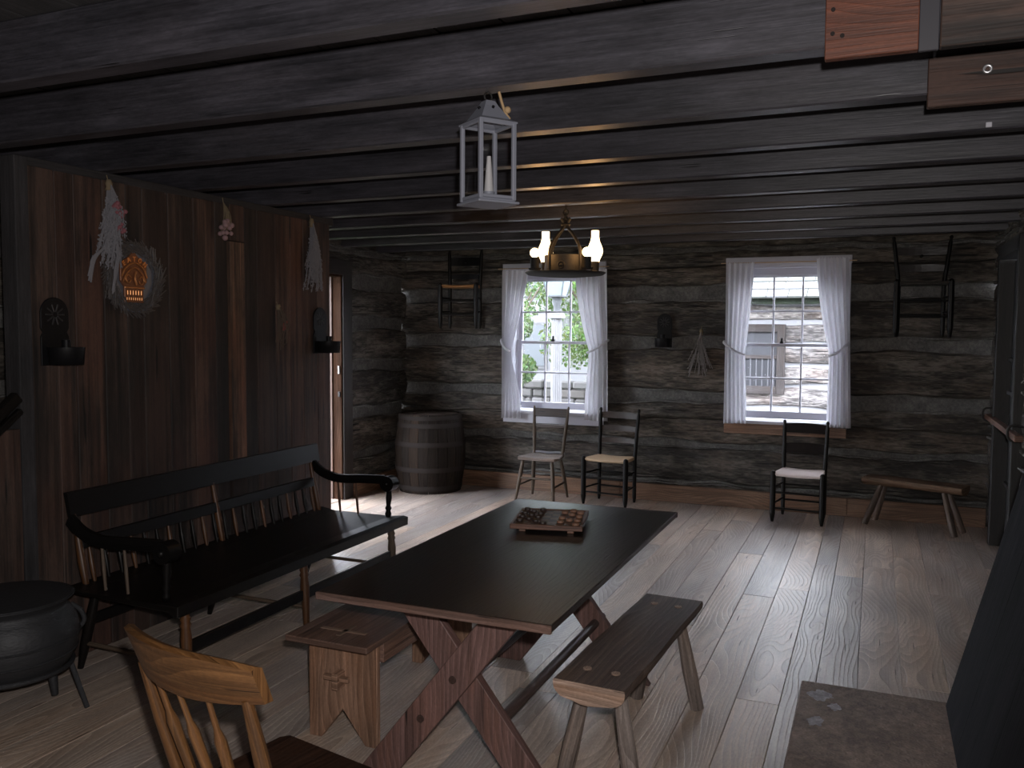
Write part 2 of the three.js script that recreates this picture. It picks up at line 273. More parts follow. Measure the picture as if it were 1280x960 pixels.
{
  const wb = struct('wall_back', 'dark hewn log wall with pale mortar chinking and two windows', 'wall'); wb.position.z = ZB;
  logWall(wb, XL - 0.25, XR + 0.25, [[-0.03, 0.17], [0.20, 0.54], [0.60, 0.965], [1.085, 1.48], [1.605, 1.945], [2.09, 2.40], [2.44, 2.75]], openings, 3);
  const bb = struct('baseboard_back', 'reddish brown wooden baseboard under the log wall', 'baseboard');
  for (const [a, b] of [[XL, -2.3], [-2.3, -0.2], [-0.2, XR]]) part('board', place(cbox(b - a - 0.002, 0.165, 0.025, 0.003, 0), (a + b) / 2, 0.0825, ZB + 0.035), M.baseboard, bb);
  const wl = struct('wall_left', 'dark log side wall with an open doorway to daylight', 'wall'); wl.position.x = XL; wl.rotation.y = Math.PI / 2;
  // local x runs to world -z
  logWall(wl, -ZF, -ZB, [[-0.03, 0.36], [0.44, 0.76], [0.88, 1.235], [1.345, 1.65], [1.78, 2.06], [2.2, 2.40], [2.44, 2.75]], [[5.78, 6.985, -0.05, 2.185]], 23);
  const bl = struct('baseboard_left', 'brown wooden baseboard beside the open doorway', 'baseboard');
  part('board', place(cbox(0.025, 0.165, 1.06, 0.003, 2), XL + 0.035, 0.0825, -7.68), M.baseboard, bl);
  const wr = struct('wall_right', 'dark log side wall with a closed dark door', 'wall'); wr.position.x = XR; wr.rotation.y = -Math.PI / 2;
  logWall(wr, ZB, ZF, [[-0.03, 0.36], [0.44, 0.76], [0.88, 1.235], [1.345, 1.65], [1.78, 2.06], [2.2, 2.40], [2.44, 2.75]], [[-7.62, -6.55, -0.05, 2.31]], 43);
  const wf = struct('wall_front', 'board wall behind the photographer', 'wall');
  for (let x = XL - 0.2; x < XR + 0.2; x += 0.25) part('plank', place(cbox(0.246, 2.75, 0.05, 0.003, 1), x + 0.125, 1.35, ZF + 0.03), M.board[Math.floor(rand() * 5)], wf);
}

// ---------------------------------------------------------------- doorway on the left, door on the right
{
  const d = struct('door_1', 'open doorway with brown jamb and dark frame', 'door');
  const jm = wood('fine', [0.08, 0.046, 0.032], 0.9, 0.001, { specularIntensity: 0.1 }), fr = wood('fine', [0.035, 0.026, 0.022], 0.5, 0.001);
  part('jamb', place(cbox(0.25, 2.19, 0.03, 0.003, 1), XL - 0.105, 1.09, -6.985 + 0.005), jm, d);
  part('jamb', place(cbox(0.25, 2.19, 0.03, 0.003, 1), XL - 0.105, 1.09, -5.785), jm, d);
  part('lintel', place(cbox(0.25, 0.03, 1.21, 0.003, 2), XL - 0.105, 2.17, -6.385), jm, d);
  const cs = part('casing', place(cbox(0.03, 2.28, 0.15, 0.004, 1), XL + 0.022, 1.14, -7.06), fr, d, 'dark painted door casing');
  part('casing', place(cbox(0.03, 2.28, 0.12, 0.004, 1), XL + 0.022, 1.14, -5.72), fr, d);
  part('head_casing', place(cbox(0.032, 0.14, 1.47, 0.004, 2), XL + 0.022, 2.245, -6.4), fr, d);
  part('stop', place(cbox(0.03, 2.17, 0.022, 0.002, 1), XL - 0.09, 1.085, -6.958), wood('fine', [0.12, 0.07, 0.05], 0.6), d);
  const lt = part('strike_plate', place(cbox(0.012, 0.075, 0.045, 0.002), XL + 0.0, 1.265, -6.965), plain([0.55, 0.55, 0.56], 0.35, 0.8), cs);
  part('keeper', place(cbox(0.02, 0.05, 0.035, 0.002), XL + 0.0, 1.03, -6.965), M.iron, cs);
  part('threshold', place(cbox(0.3, 0.03, 1.2, 0.004, 2), XL - 0.12, -0.01, -6.385), M.floor[2], d);
  const e = struct('door_2', 'closed dark board door in the log wall', 'door');
  const dk = wood('fine', [0.014, 0.013, 0.012], 0.6, 0.001);
  for (const z of [-7.58, -6.59]) part('jamb', place(cbox(0.16, 2.3, 0.09, 0.004, 1), XR + 0.03, 1.15, z), dk, e);
  part('lintel', place(cbox(0.16, 0.1, 1.07, 0.004, 2), XR + 0.03, 2.26, -7.085), dk, e);
  for (let i = 0; i < 4; i++) part('door_board', place(cbox(0.035, 2.2, 0.222, 0.003, 1), XR + 0.07, 1.1, -7.42 + i * 0.2245), dk, e);
  for (const y of [0.5, 1.2, 1.45]) part('door_rail', place(cbox(0.03, 0.03, 0.85, 0.003, 2), XR + 0.045, y, -7.09), dk, e);
}

// ---------------------------------------------------------------- stair partition on the left
const XP = -3.64;
{
  const w = struct('wall_stair', 'dark reddish brown vertical plank partition', 'wall');
  const zA = -2.83, zB = -5.225; let z = zA; const sp = rng(77), edges = [zA];
  while (z > -4.1) { z -= 0.10 + 0.10 * sp(); edges.push(z); }
  edges.push(-4.185, -4.315); z = -4.315;
  while (z > zB + 0.2) { z -= 0.10 + 0.09 * sp(); edges.push(z); }
  edges.push(zB);
  for (let i = 0; i + 1 < edges.length; i++) {
    const a = edges[i], b = edges[i + 1], m = (a + b) / 2, wd = a - b; if (wd < 0.03) continue; const pale = Math.abs(m + 4.25) < 0.03;
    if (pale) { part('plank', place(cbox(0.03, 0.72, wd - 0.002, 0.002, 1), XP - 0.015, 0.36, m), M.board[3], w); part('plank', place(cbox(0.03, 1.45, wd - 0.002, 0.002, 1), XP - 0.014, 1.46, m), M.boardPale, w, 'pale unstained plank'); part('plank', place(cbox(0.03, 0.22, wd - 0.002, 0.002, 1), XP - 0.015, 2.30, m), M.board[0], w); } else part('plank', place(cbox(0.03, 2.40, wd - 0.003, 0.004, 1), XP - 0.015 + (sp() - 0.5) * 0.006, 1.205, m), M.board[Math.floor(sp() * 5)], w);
  }
  part('backing', place(new THREE.BoxGeometry(0.02, 2.42, zA - zB), XP - 0.045, 1.21, (zA + zB) / 2), M.sub, w);
  part('top_plate', place(cbox(0.10, 0.05, zA - zB + 0.1, 0.004, 2), XP - 0.053, 2.42, (zA + zB) / 2), M.ceil, w);
  part('corner_post', place(cbox(0.1, 2.44, 0.07, 0.004, 1), XP - 0.04, 1.22, zA + 0.035), M.ceil, w, 'dark grey corner post');
  part('end_return', place(cbox(1.02, 2.42, 0.03, 0.003, 1), XP - 0.56, 1.21, zB + 0.02), M.board[3], w);
  // low boarding beneath the stair rail
  let i = 0; for (let q = zA + 0.07; q < -1.5; q += 0.165) { const top = 1.30 - (q + 0.08 - zA) * 0.78; part('plank', place(cbox(0.03, top, 0.163, 0.002, 1), XP - 0.015, top / 2, q + 0.082), M.board[[0, 3, 0, 4, 1, 2][i++ % 6]], w); }
  const r = thing('stair_rail', 'dark sloping stair handrail beside the plank partition', 'handrail');
  part('rail', bar([XP - 0.005, 1.335, zA + 0.075], [XP - 0.005, 0.34, zA + 1.33], 0.04, 0.055, 0.006), M.blackWorn, r);
  part('moulding', bar([XP + 0.012, 1.27, zA + 0.075], [XP + 0.012, 0.275, zA + 1.33], 0.03, 0.03, 0.004), M.blackWorn, r);
}

// ---------------------------------------------------------------- windows
function makeWindow(n, w, apronMat, label) {
  const g = struct('window_' + n, label, 'window'); const x1 = w.x0 + 3 * w.p, xm = (w.x0 + x1) / 2, W = x1 - w.x0, zs = ZB - 0.11;
  // lining of the opening
  for (const s of [-1, 1]) part('jamb', place(cbox(0.03, 1.46, 0.2, 0.003, 1), xm + s * (W / 2 + 0.068), 1.535, ZB - 0.09), M.white, g);
  part('head', place(cbox(W + 0.17, 0.03, 0.2, 0.003, 0), xm, 2.255, ZB - 0.09), M.white, g);
  part('head_board', place(cbox(W + 0.12, 0.07, 0.03, 0.003, 0), xm, 2.215, ZB - 0.1), M.white, g);
  for (const s of [-1, 1]) part('casing', place(cbox(0.1, 1.5, 0.025, 0.004, 1), xm + s * (W / 2 + 0.105), 1.535, ZB + 0.022), M.white, g);
  part('head_casing', place(cbox(W + 0.32, 0.075, 0.03, 0.004, 0), xm, 2.30, ZB + 0.024), M.white, g);
  part('sill', place(cbox(W + 0.28, 0.03, 0.27, 0.005, 0), xm, 0.815, ZB - 0.06), M.white, g);
  part('apron', place(cbox(W + 0.3, 0.10, 0.025, 0.003, 0), xm, 0.75, ZB + 0.022), apronMat, g);
  for (const [k, y0, y1, z] of [['upper_sash', 1.53, 2.16, zs - 0.032], ['lower_sash', 0.905, 1.53, zs]]) {
    const parts = [], h = y1 - y0;
    for (const s of [-1, 1]) parts.push(place(cbox(0.045, h + 0.05, 0.03, 0.003, 1), xm + s * (W / 2 + 0.022), (y0 + y1) / 2, z));
    if (k === 'upper_sash') parts.push(place(cbox(W, 0.045, 0.03, 0.003, 0), xm, y1 + 0.0225, z), place(cbox(W, 0.028, 0.03, 0.003, 0), xm, y0, z));
    else parts.push(place(cbox(W, 0.07, 0.03, 0.003, 0), xm, y0 - 0.03, z), place(cbox(W, 0.03, 0.03, 0.003, 0), xm, y1, z));
    for (const q of [1, 2]) parts.push(place(cbox(0.017, h, 0.024, 0.003, 1), w.x0 + q * w.p, (y0 + y1) / 2, z));
    parts.push(place(cbox(W, 0.017, 0.024, 0.003, 0), xm, (y0 + y1) / 2, z));
    const s = part(k, parts, M.white, g);
    for (let c = 0; c < 3; c++) for (let r = 0; r < 2; r++) part('pane', place(new THREE.PlaneGeometry(w.p - 0.012, h / 2 - 0.012), w.x0 + (c + 0.5) * w.p, y0 + (r + 0.5) * h / 2, z), M.glass, s);
  }
  part('sash_lock', [place(cbox(0.035, 0.02, 0.03, 0.003), w.x0 + 1.32 * w.p, 1.555, zs), place(new THREE.CylinderGeometry(0.011, 0.011, 0.045, 10).toNonIndexed(), w.x0 + 1.32 * w.p, 1.575, zs)], M.tin, g);
  return { xm, W, x1 };
}
const W1 = makeWindow(1, WIN[0], M.white, 'twelve pane sash window looking out on a lamp post');
const W2 = makeWindow(2, WIN[1], M.pine, 'twelve pane sash window looking out on a log cabin');
// curtains: top edge xo..xi at yT, gathered at the tie, flared again at the hem
function curtain(name, label, xo, xiTop, xiTie, xiHem, yT, yH, seed, xoHem = xo) {
  const nu = 64, nv = 40, pos = [], P = [], zc = ZB + 0.085, yTie = 1.46;
  const sm = (t) => t * t * (3 - 2 * t);
  for (let j = 0; j <= nv; j++) {
    const t = j / nv, y = lerp(yT, yH, t); let xi;
    const tt = (yT - yTie) / (yT - yH);
    if (t < tt) xi = lerp(xiTop, xiTie, Math.pow(t / tt, 1.5)); else xi = lerp(xiTie, xiHem, sm(Math.min(1, (t - tt) / (1 - tt) * 1.25)));
    const xo_ = lerp(xo, xoHem, t);
    const amp = lerp(0.016, 0.022, Math.abs(t - tt)) * Math.min(1, 0.35 + t * 6);
    const row = [];
    for (let i = 0; i <= nu; i++) {
      const u = i / nu, ph = u * Math.PI * 2 * 5 + seed + 0.9 * PN.noise(u * 3, t * 1.3, seed);
      const dz = amp * Math.sin(ph) + 0.006 * PN.noise(u * 5, t * 1.2, seed + 3);
      row.push([lerp(xo_, xi, u + 0.012 * Math.sin(ph * 2)), y + (t === 0 ? 0.006 * Math.sin(u * 70) : 0), zc + dz + 0.03 * Math.sin(Math.PI * Math.min(1, t / tt)) * u]);
    }
    P.push(row);
  }
  for (let j = 0; j < nv; j++) for (let i = 0; i < nu; i++) { const a = P[j][i], b = P[j][i + 1], c = P[j + 1][i + 1], d = P[j + 1][i]; pos.push([a, b, c, d]); }
  const idx = [], arr = []; for (const r of P) for (const q of r) arr.push(...q);
  for (let j = 0; j < nv; j++) for (let i = 0; i < nu; i++) { const a = j * (nu + 1) + i; idx.push(a, a + nu + 1, a + 1, a + 1, a + nu + 1, a + nu + 2); }
  const g = new THREE.BufferGeometry(); g.setAttribute('position', new THREE.Float32BufferAttribute(arr, 3)); g.setIndex(idx); g.computeVertexNormals();
  const o = thing(name, label, 'curtain');
  part('panel', g, M.cloth, o);
  const s = Math.sign(xo - xiTie);
  const loop = tube([[xiTie - s * 0.004, 1.435, zc + 0.06], [lerp(xiTie, xo, 0.5), 1.475, zc + 0.055], [xo, 1.545, zc + 0.02], [xo + s * 0.012, 1.56, zc - 0.04]], 0.013, 16, 6); loop.scale(1, 1, 1);
  part('tieback', loop, M.cloth, o);
}
curtain('curtain', 'white curtain tied back beside the lamp post window, on its barrel side', -3.57, -3.28, -3.46, -3.355, 2.265, 0.745, 0.4);
curtain('curtain', 'white curtain tied back beside the lamp post window, under the chandelier arm', -2.45, -2.77, -2.625, -2.66, 2.255, 0.76, 1.7, -2.42);
curtain('curtain', 'white curtain tied back beside the cabin window, on the herb bundle side', -1.30, -1.045, -1.11, -1.09, 2.285, 0.80, 2.9, -1.285);
curtain('curtain', 'white curtain tied back beside the cabin window, on the hung chair side', -0.235, -0.51, -0.385, -0.39, 2.31, 0.80, 4.4, -0.185);
for (const [w, l] of [[W1, 'thin brass curtain rod over the lamp post window'], [W2, 'thin brass curtain rod over the cabin window']]) {
  const o = thing('curtain_rod', l, 'rod', [w.xm, 2.285, ZB + 0.062]);
  part('rod', rod([-w.W / 2 - 0.2, 0, 0], [w.W / 2 + 0.2, 0, 0], 0.005), plain([0.45, 0.32, 0.2], 0.4, 0.6), o);
  for (const s of [-1, 1]) part('bracket', bar([s * (w.W / 2 + 0.14), 0, 0], [s * (w.W / 2 + 0.14), 0.0, -0.028], 0.012, 0.012), M.iron, o);
}

// ---------------------------------------------------------------- table with crossed legs
{
  const t = thing('trestle_table', 'long dark wooden table on crossed reddish legs', 'table', [-1.335, 0, -3.36]);
  const hw = 0.437, hl = 0.91;
  part('tabletop', place(cbox(hw * 2, 0.026, hl * 2, 0.004, 2), 0, 0.7275, 0), M.table, t);
  for (const s of [-1, 1]) part('breadboard_edge', place(cbox(hw * 2, 0.027, 0.012, 0.003, 0), 0, 0.7265, s * (hl + 0.004)), M.tableEdge, t, 'worn reddish end edge');
  for (const [i, z] of [[0, 0.68], [1, -0.53]]) {
    const leg = (s, dz) => { // leaning board from the top at -s to the foot at +s
      const w = 0.115, xt = -s * 0.225, xb = s * 0.335, yT = 0.714; const dx = xb - xt, L = Math.hypot(dx, yT), hxw = w / 2 * L / yT;
      return place(extrude([[xb - hxw, 0], [xb + hxw, 0], [xt + hxw, yT], [xt - hxw, yT]], 0.042, 0.003, 1), 0, 0, z + dz);
    };
    part('leg', leg(-1, i ? -0.024 : 0.024), M.red, t); part('leg', leg(1, i ? 0.02 : -0.02), M.red, t);
    part('cleat', place(cbox(0.6, 0.05, 0.05, 0.004, 0), 0, 0.69, z - (i ? 0.02 : 0.07)), M.red, t);
    part('support_block', place(cbox(0.11, 0.055, 0.05, 0.004, 0), 0, 0.682, z + 0.0), wood('fine', [0.16, 0.15, 0.15], 0.7), t);
    for (const [px, py] of [[0.0, 0.425], [-0.128, 0.262]]) part('peg', place(new THREE.CylinderGeometry(0.014, 0.014, 0.052, 12), px, py, z + (i ? -0.026 : 0.024), Math.PI / 2), wood('fine', [0.10, 0.055, 0.045], 0.6), t);
  }
  for (const s of [-1, 1]) part('stretcher', rod([s * 0.142, 0.262, 0.66], [s * 0.142, 0.262, -0.60], 0.021, 10), wood('fine', [0.085, 0.062, 0.06], 0.5), t);
}

// game board with checkers on the table
{
  const a = 0.23, C = [-1.385, 0.741, -3.75];
  const g = thing('game_board', 'small raised checkerboard standing on the dark table', 'board game', C, a);
  const bw = 0.33, bd = 0.36, dark = wood('fine', [0.06, 0.035, 0.03], 0.5, 0.0003), light = wood('fine', [0.20, 0.115, 0.085], 0.5, 0.0003), frame = wood('fine', [0.18, 0.095, 0.07], 0.55, 0.0004);
  part('base', place(cbox(bw, 0.016, bd, 0.002, 0), 0, 0.022, 0), frame, g);
  for (const s of [-1, 1]) { part('rim', place(cbox(bw, 0.013, 0.014, 0.002, 0), 0, 0.031, s * (bd / 2 - 0.007)), frame, g); part('rim', place(cbox(0.014, 0.013, bd - 0.03, 0.002, 2), s * (bw / 2 - 0.007), 0.031, 0), frame, g); }
  for (const x of [-1, 1]) for (const z of [-1, 1]) part('foot', place(cbox(0.03, 0.016, 0.03, 0.002), x * 0.11, 0.008, z * 0.15), light, g);
  const cw = (bw - 0.03) / 8, cd = (bd - 0.03) / 8;
  for (let i = 0; i < 8; i++) for (let j = 0; j < 8; j++) part('square', place(box(cw - 0.001, 0.003, cd - 0.001), (i - 3.5) * cw, 0.0315, (j - 3.5) * cd), (i + j) % 2 ? dark : light, g);
  const pd = wood('fine', [0.045, 0.03, 0.028], 0.4, 0.0003), pl = wood('fine', [0.40, 0.23, 0.16], 0.5, 0.0003);
  const spots = [[0, 0, 0], [0, 2, 0], [0, 4, 0], [0, 6, 0], [1, 1, 0], [1, 3, 0], [1, 5, 0], [2, 0, 0], [2, 2, 0], [2, 4, 0], [2, 6, 0], [3, 7, 0], [5, 1, 1], [5, 4, 1], [5, 6, 1], [6, 0, 1], [6, 2, 1], [6, 5, 1], [7, 1, 1], [7, 3, 1], [7, 5, 1], [7, 7, 1]];
  for (const [i, j, k] of spots) {
    const x = (i - 3.5) * cw, z = (j - 3.5) * cd, X = C[0] + x * Math.cos(a) + z * Math.sin(a), Z = C[2] - x * Math.sin(a) + z * Math.cos(a);
    const p = single('checker', lathe([[0.0005, 0], [0.0145, 0], [0.016, 0.003], [0.016, 0.011], [0.013, 0.013], [0.011, 0.011], [0.0005, 0.011]], 16), k ? pl : pd, k ? 'pale wooden checker on the checkerboard' : 'dark wooden checker on the checkerboard', 'checker', k ? 'pale checkers' : 'dark checkers');
    p.position.set(X, C[1] + 0.033, Z);
  }
}

// ---------------------------------------------------------------- plank bench left of the table
{
  const b = thing('plank_bench', 'low pine plank bench with notched board ends and a wedged tenon', 'bench', [-1.925, 0, -3.26]);
  const hw = 0.188, hl = 0.55;
  part('seat', place(cbox(hw * 2, 0.024, hl * 2, 0.003, 2), 0, 0.438, 0), M.pineTop, b);
  for (const z of [hl - 0.13, -hl + 0.13]) {
    const e = part('end_board', place(extrude([[-0.16, 0], [-0.105, 0], [0, 0.135], [0.105, 0], [0.16, 0], [0.16, 0.426], [-0.16, 0.426]], 0.026, 0.002, 1), 0, 0, z), M.pine, b);
    part('through_tenon', place(cbox(0.21, 0.004, 0.022, 0.001, 0), 0, 0.4505, z), wood('fine', [0.34, 0.24, 0.19], 0.7), b);
    part('seat_key', place(cbox(0.02, 0.004, 0.12, 0.001, 2), 0.01, 0.4505, z - Math.sign(z) * 0.005), wood('fine', [0.26, 0.19, 0.15], 0.7), b);
    part('tenon', place(cbox(0.026, 0.065, 0.07, 0.002, 2), 0, 0.265, z + Math.sign(z) * 0.035), M.pine, e);
    part('wedge', place(cbox(0.115, 0.022, 0.018, 0.002, 0), -0.006, 0.272, z + Math.sign(z) * 0.045), M.pine, e);
  }
  for (const s of [-1, 1]) part('apron', place(cbox(0.022, 0.085, hl * 2 - 0.29, 0.002, 2), s * 0.163, 0.383, 0), wood('fine', [0.24, 0.15, 0.12], 0.65), b);
  part('stretcher', place(cbox(0.02, 0.07, hl * 2 - 0.24, 0.002, 2), 0, 0.265, 0), M.pine, b);
}
// ---------------------------------------------------------------- split log bench right of the table
function slabBench(o, len, wid, H, thick, topMat, endMat, legMat, splay, opts = {}) {
  const n = 14, P = [], yT = H; // half round slab along z
  const prof = []; for (let i = 0; i <= n; i++) { const t = Math.PI * i / n; prof.push([-Math.cos(t) * wid / 2, yT - 0.012 - Math.pow(Math.sin(t), 0.75) * (thick - 0.012)]); }
  const nz = 10, pos = [], tp = [];
  const Q = (j, i) => { const z = -len / 2 + len * j / nz; const w = 1 + 0.05 * PN.noise(z * 3, i < n / 2 ? 1 : 7, opts.seed ?? 2); return [prof[i][0] * w, prof[i][1] + (i > 0 && i < n ? 0.007 * PN.noise(z * 6, i * 0.5, 3) : 0), z]; };
  const T = (j, s) => { const q = Q(j, s < 0 ? 0 : n); return [q[0] - s * 0.003, yT + 0.003 * PN.noise(q[2] * 3, 2, 5), q[2]]; };
  for (let j = 0; j < nz; j++) {
    for (let i = 0; i < n; i++) { const a = Q(j, i), b = Q(j + 1, i), c = Q(j + 1, i + 1), d = Q(j, i + 1); pos.push(...a, ...d, ...c, ...a, ...c, ...b); }
    for (const s of [-1, 1]) { const a = Q(j, s < 0 ? 0 : n), b = Q(j + 1, s < 0 ? 0 : n), c = T(j + 1, s), d = T(j, s); s < 0 ? pos.push(...a, ...b, ...c, ...a, ...c, ...d) : pos.push(...a, ...c, ...b, ...a, ...d, ...c); }
    const a = T(j, -1), b = T(j, 1), c = T(j + 1, 1), d = T(j + 1, -1); tp.push(...a, ...d, ...c, ...a, ...c, ...b);
  }
  const mk = (p, ax) => { const g = new THREE.BufferGeometry(); g.setAttribute('position', new THREE.Float32BufferAttribute(p, 3)); g.computeVertexNormals(); return grain(g, ax, 0.4, 0.1); };
  const top = part('seat', merge([mk(tp, 2), mk(pos, 2)]), topMat, o);
  for (const j of [0, nz]) { const e = [], s = j ? 0.0008 : -0.0008, c = [0, yT - thick * 0.4, Q(j, 0)[2] + s], ring = [T(j, -1), ...Array.from({ length: n + 1 }, (_, i) => Q(j, i)), T(j, 1)].map((q) => [q[0], q[1], q[2] + s]); for (let i = 0; i < ring.length; i++) { const a = ring[i], b = ring[(i + 1) % ring.length]; j ? e.push(...c, ...a, ...b) : e.push(...c, ...b, ...a); } part('end_grain', mk(e, 0), endMat, top, 'pale sawn end of the slab'); }
  for (const sz of [-1, 1]) for (const sx of [-1, 1]) {
    const a = [sx * wid * 0.24, H - thick * 0.75, sz * (len / 2 - (opts.inset ?? 0.12))], b = [sx * (wid * 0.24 + splay[0]), 0.004, sz * (len / 2 - (opts.inset ?? 0.12) + splay[1])];
    part('leg', turned(b, a, [[0, 0.031], [0.4, 0.033], [0.9, 0.026], [1, 0.022]].map(([t, q]) => [t, q * (opts.leg ?? 1)]), 8), legMat, o);
    part('leg_wedge', place(new THREE.CylinderGeometry(0.016, 0.016, 0.004, 10), sx * wid * 0.2, H + 0.0012, sz * (len / 2 - (opts.inset ?? 0.12) + 0.01)), endMat, top);
  }
}
{
  const b = thing('slab_bench', 'split log bench with flat brown top and four splayed grey legs', 'bench', [-0.838, 0, -3.27], -0.055);
  slabBench(b, 1.08, 0.265, 0.45, 0.075, M.benchTop, M.benchRaw, M.benchLeg, [0.075, 0.035], { inset: 0.14, seed: 4 });
  const c = thing('slab_bench', 'rough brown split log bench against the log wall by the corner', 'bench', [0.33, 0, -7.93], Math.PI / 2 - 0.36);
  slabBench(c, 0.80, 0.225, 0.405, 0.07, wood('fine', [0.26, 0.165, 0.10], 0.6), wood('fine', [0.30, 0.2, 0.13], 0.7), wood('fine', [0.16, 0.125, 0.105], 0.7), [0.06, 0.11], { inset: 0.15, seed: 9, leg: 0.85 });
}

// ---------------------------------------------------------------- long spindle back settle
{
  const b = thing('spindle_settle', 'long black spindle back settle with scrolled arms and worn gilt legs', 'bench', [-3.1, 0, -3.85]);
  const hl = 1.01, xf = 0.30, xr = -0.36; // local x: front +, rear -
  const sy = 0.43;
  // seat with rolled front edge
  part('seat', place(extrude([[xr, -0.02], [xf - 0.05, -0.032], [xf - 0.012, -0.056], [xf + 0.01, -0.05], [xf + 0.012, 0.0], [xf - 0.02, 0.008], [xf - 0.12, -0.004], [xr + 0.1, -0.004], [xr, 0.012]], hl * 2, 0.004, 2), 0, sy, 0), M.blackWorn, b);
  const rz = (z) => z, lean = (y) => xr + 0.03 - (y - sy) * 0.22;
  const rail = (y0, y1, zn, zh, name) => { const x0 = lean(y0), x1 = lean(y1); part(name, place(hull([[x0 - 0.011, y0, zn], [x0 + 0.011, y0, zn], [x1 - 0.011, y1, zn], [x1 + 0.011, y1, zn], [x0 - 0.011, y0, zh], [x0 + 0.011, y0, zh], [x1 - 0.011, y1, zh], [x1 + 0.011, y1, zh]], 2), 0, 0, 0), M.black, b); };
  rail(0.755, 0.87, -1.03, 0.955, 'back_rail'); rail(0.60, 0.655, -0.93, 0.93, 'middle_rail');
  for (const z of [0.93, 0, -0.93]) part('back_post', turned([lean(sy), sy - 0.01, z], [lean(0.76), 0.765, z], [[0, 0.014], [0.15, 0.017], [0.35, 0.021], [0.55, 0.017], [0.8, 0.013], [1, 0.011]], 10), M.gilt, b, 'worn gilt turned post');
  for (let i = 0; i < 22; i++) { const z = -0.88 + i * (1.76 / 21); if (Math.abs(z) < 0.03) continue; part('spindle', turned([lean(sy), sy - 0.006, z], [lean(0.605), 0.608, z], [[0, 0.007], [0.4, 0.0125], [0.6, 0.012], [1, 0.006]], 7), i % 3 ? M.blackWorn : M.gilt, b); }
  for (const s of [-1, 1]) {
    const z = s * 0.955, x0 = lean(0.74);
    const pts = [[x0, 0.745, z], [x0 + 0.08, 0.69, z], [x0 + 0.2, 0.66, z], [x0 + 0.40, 0.668, z], [x0 + 0.57, 0.675, z]];
    const c = new THREE.CatmullRomCurve3(pts.map((p) => V(...p))), sec = new THREE.Shape([[-0.013, -0.028], [0.013, -0.028], [0.017, 0], [0.013, 0.028], [-0.013, 0.028], [-0.017, 0]].map(([x, y]) => new THREE.Vector2(x, y)));
    const a = part('arm', grain(new THREE.ExtrudeGeometry(sec, { steps: 24, extrudePath: c }), 0), M.black, b);
    part('scroll', place(new THREE.CylinderGeometry(0.05, 0.05, 0.075, 20), x0 + 0.60, 0.652, z, Math.PI / 2), M.black, a);
    part('scroll_boss', place(new THREE.SphereGeometry(0.02, 12, 8), x0 + 0.60, 0.652, z + 0.035), M.black, a); 
    part('arm_post', turned([x0 + 0.59, sy, z], [x0 + 0.60, 0.64, z], [[0, 0.018], [0.1, 0.022], [0.2, 0.014], [0.28, 0.022], [0.36, 0.014], [0.6, 0.021], [0.85, 0.017], [1, 0.02]], 12), M.black, b);
    for (const q of [0.2, 0.34]) part('arm_spindle', turned([x0 + q + 0.02, sy, z], [x0 + q, 0.655, z], [[0, 0.007], [0.45, 0.009], [1, 0.006]], 8), s > 0 ? M.oldWood : M.gilt, b);
  }
  const prof = [[0, 0.012], [0.08, 0.017], [0.3, 0.02], [0.62, 0.026], [0.74, 0.021], [0.77, 0.027], [0.81, 0.02], [0.84, 0.026], [0.88, 0.02], [1, 0.024]];
  for (const z of [0.9, 0.02, -0.9]) {
    part('leg', turned([xf - 0.03, 0, z + 0.01], [xf - 0.055, sy - 0.03, z], prof, 12), z > 0 ? M.gilt : M.oldWood, b, 'turned leg with worn gilt');
    part('leg', turned([xr - 0.06, 0, z], [xr + 0.06, sy - 0.02, z], [[0, 0.014], [0.3, 0.024], [0.6, 0.026], [1, 0.018]], 10), M.blackWorn, b);
    part('cross_stretcher', rod([xr - 0.02, 0.13, z], [xf - 0.035, 0.13, z], 0.011, 8), M.oldWood, b);
  }
  part('front_stretcher', place(cbox(0.022, 0.055, 1.78, 0.003, 2), xf - 0.05, 0.2, -0.01), M.black, b);
  part('rear_stretcher', place(cbox(0.02, 0.05, 1.78, 0.003, 2), xr - 0.005, 0.245, -0.01), M.black, b);
  part('caster_cap', place(new THREE.SphereGeometry(0.01, 10, 8), xf - 0.02, 0.165, 0.875), plain([0.6, 0.62, 0.65], 0.3, 0.8), b);
}

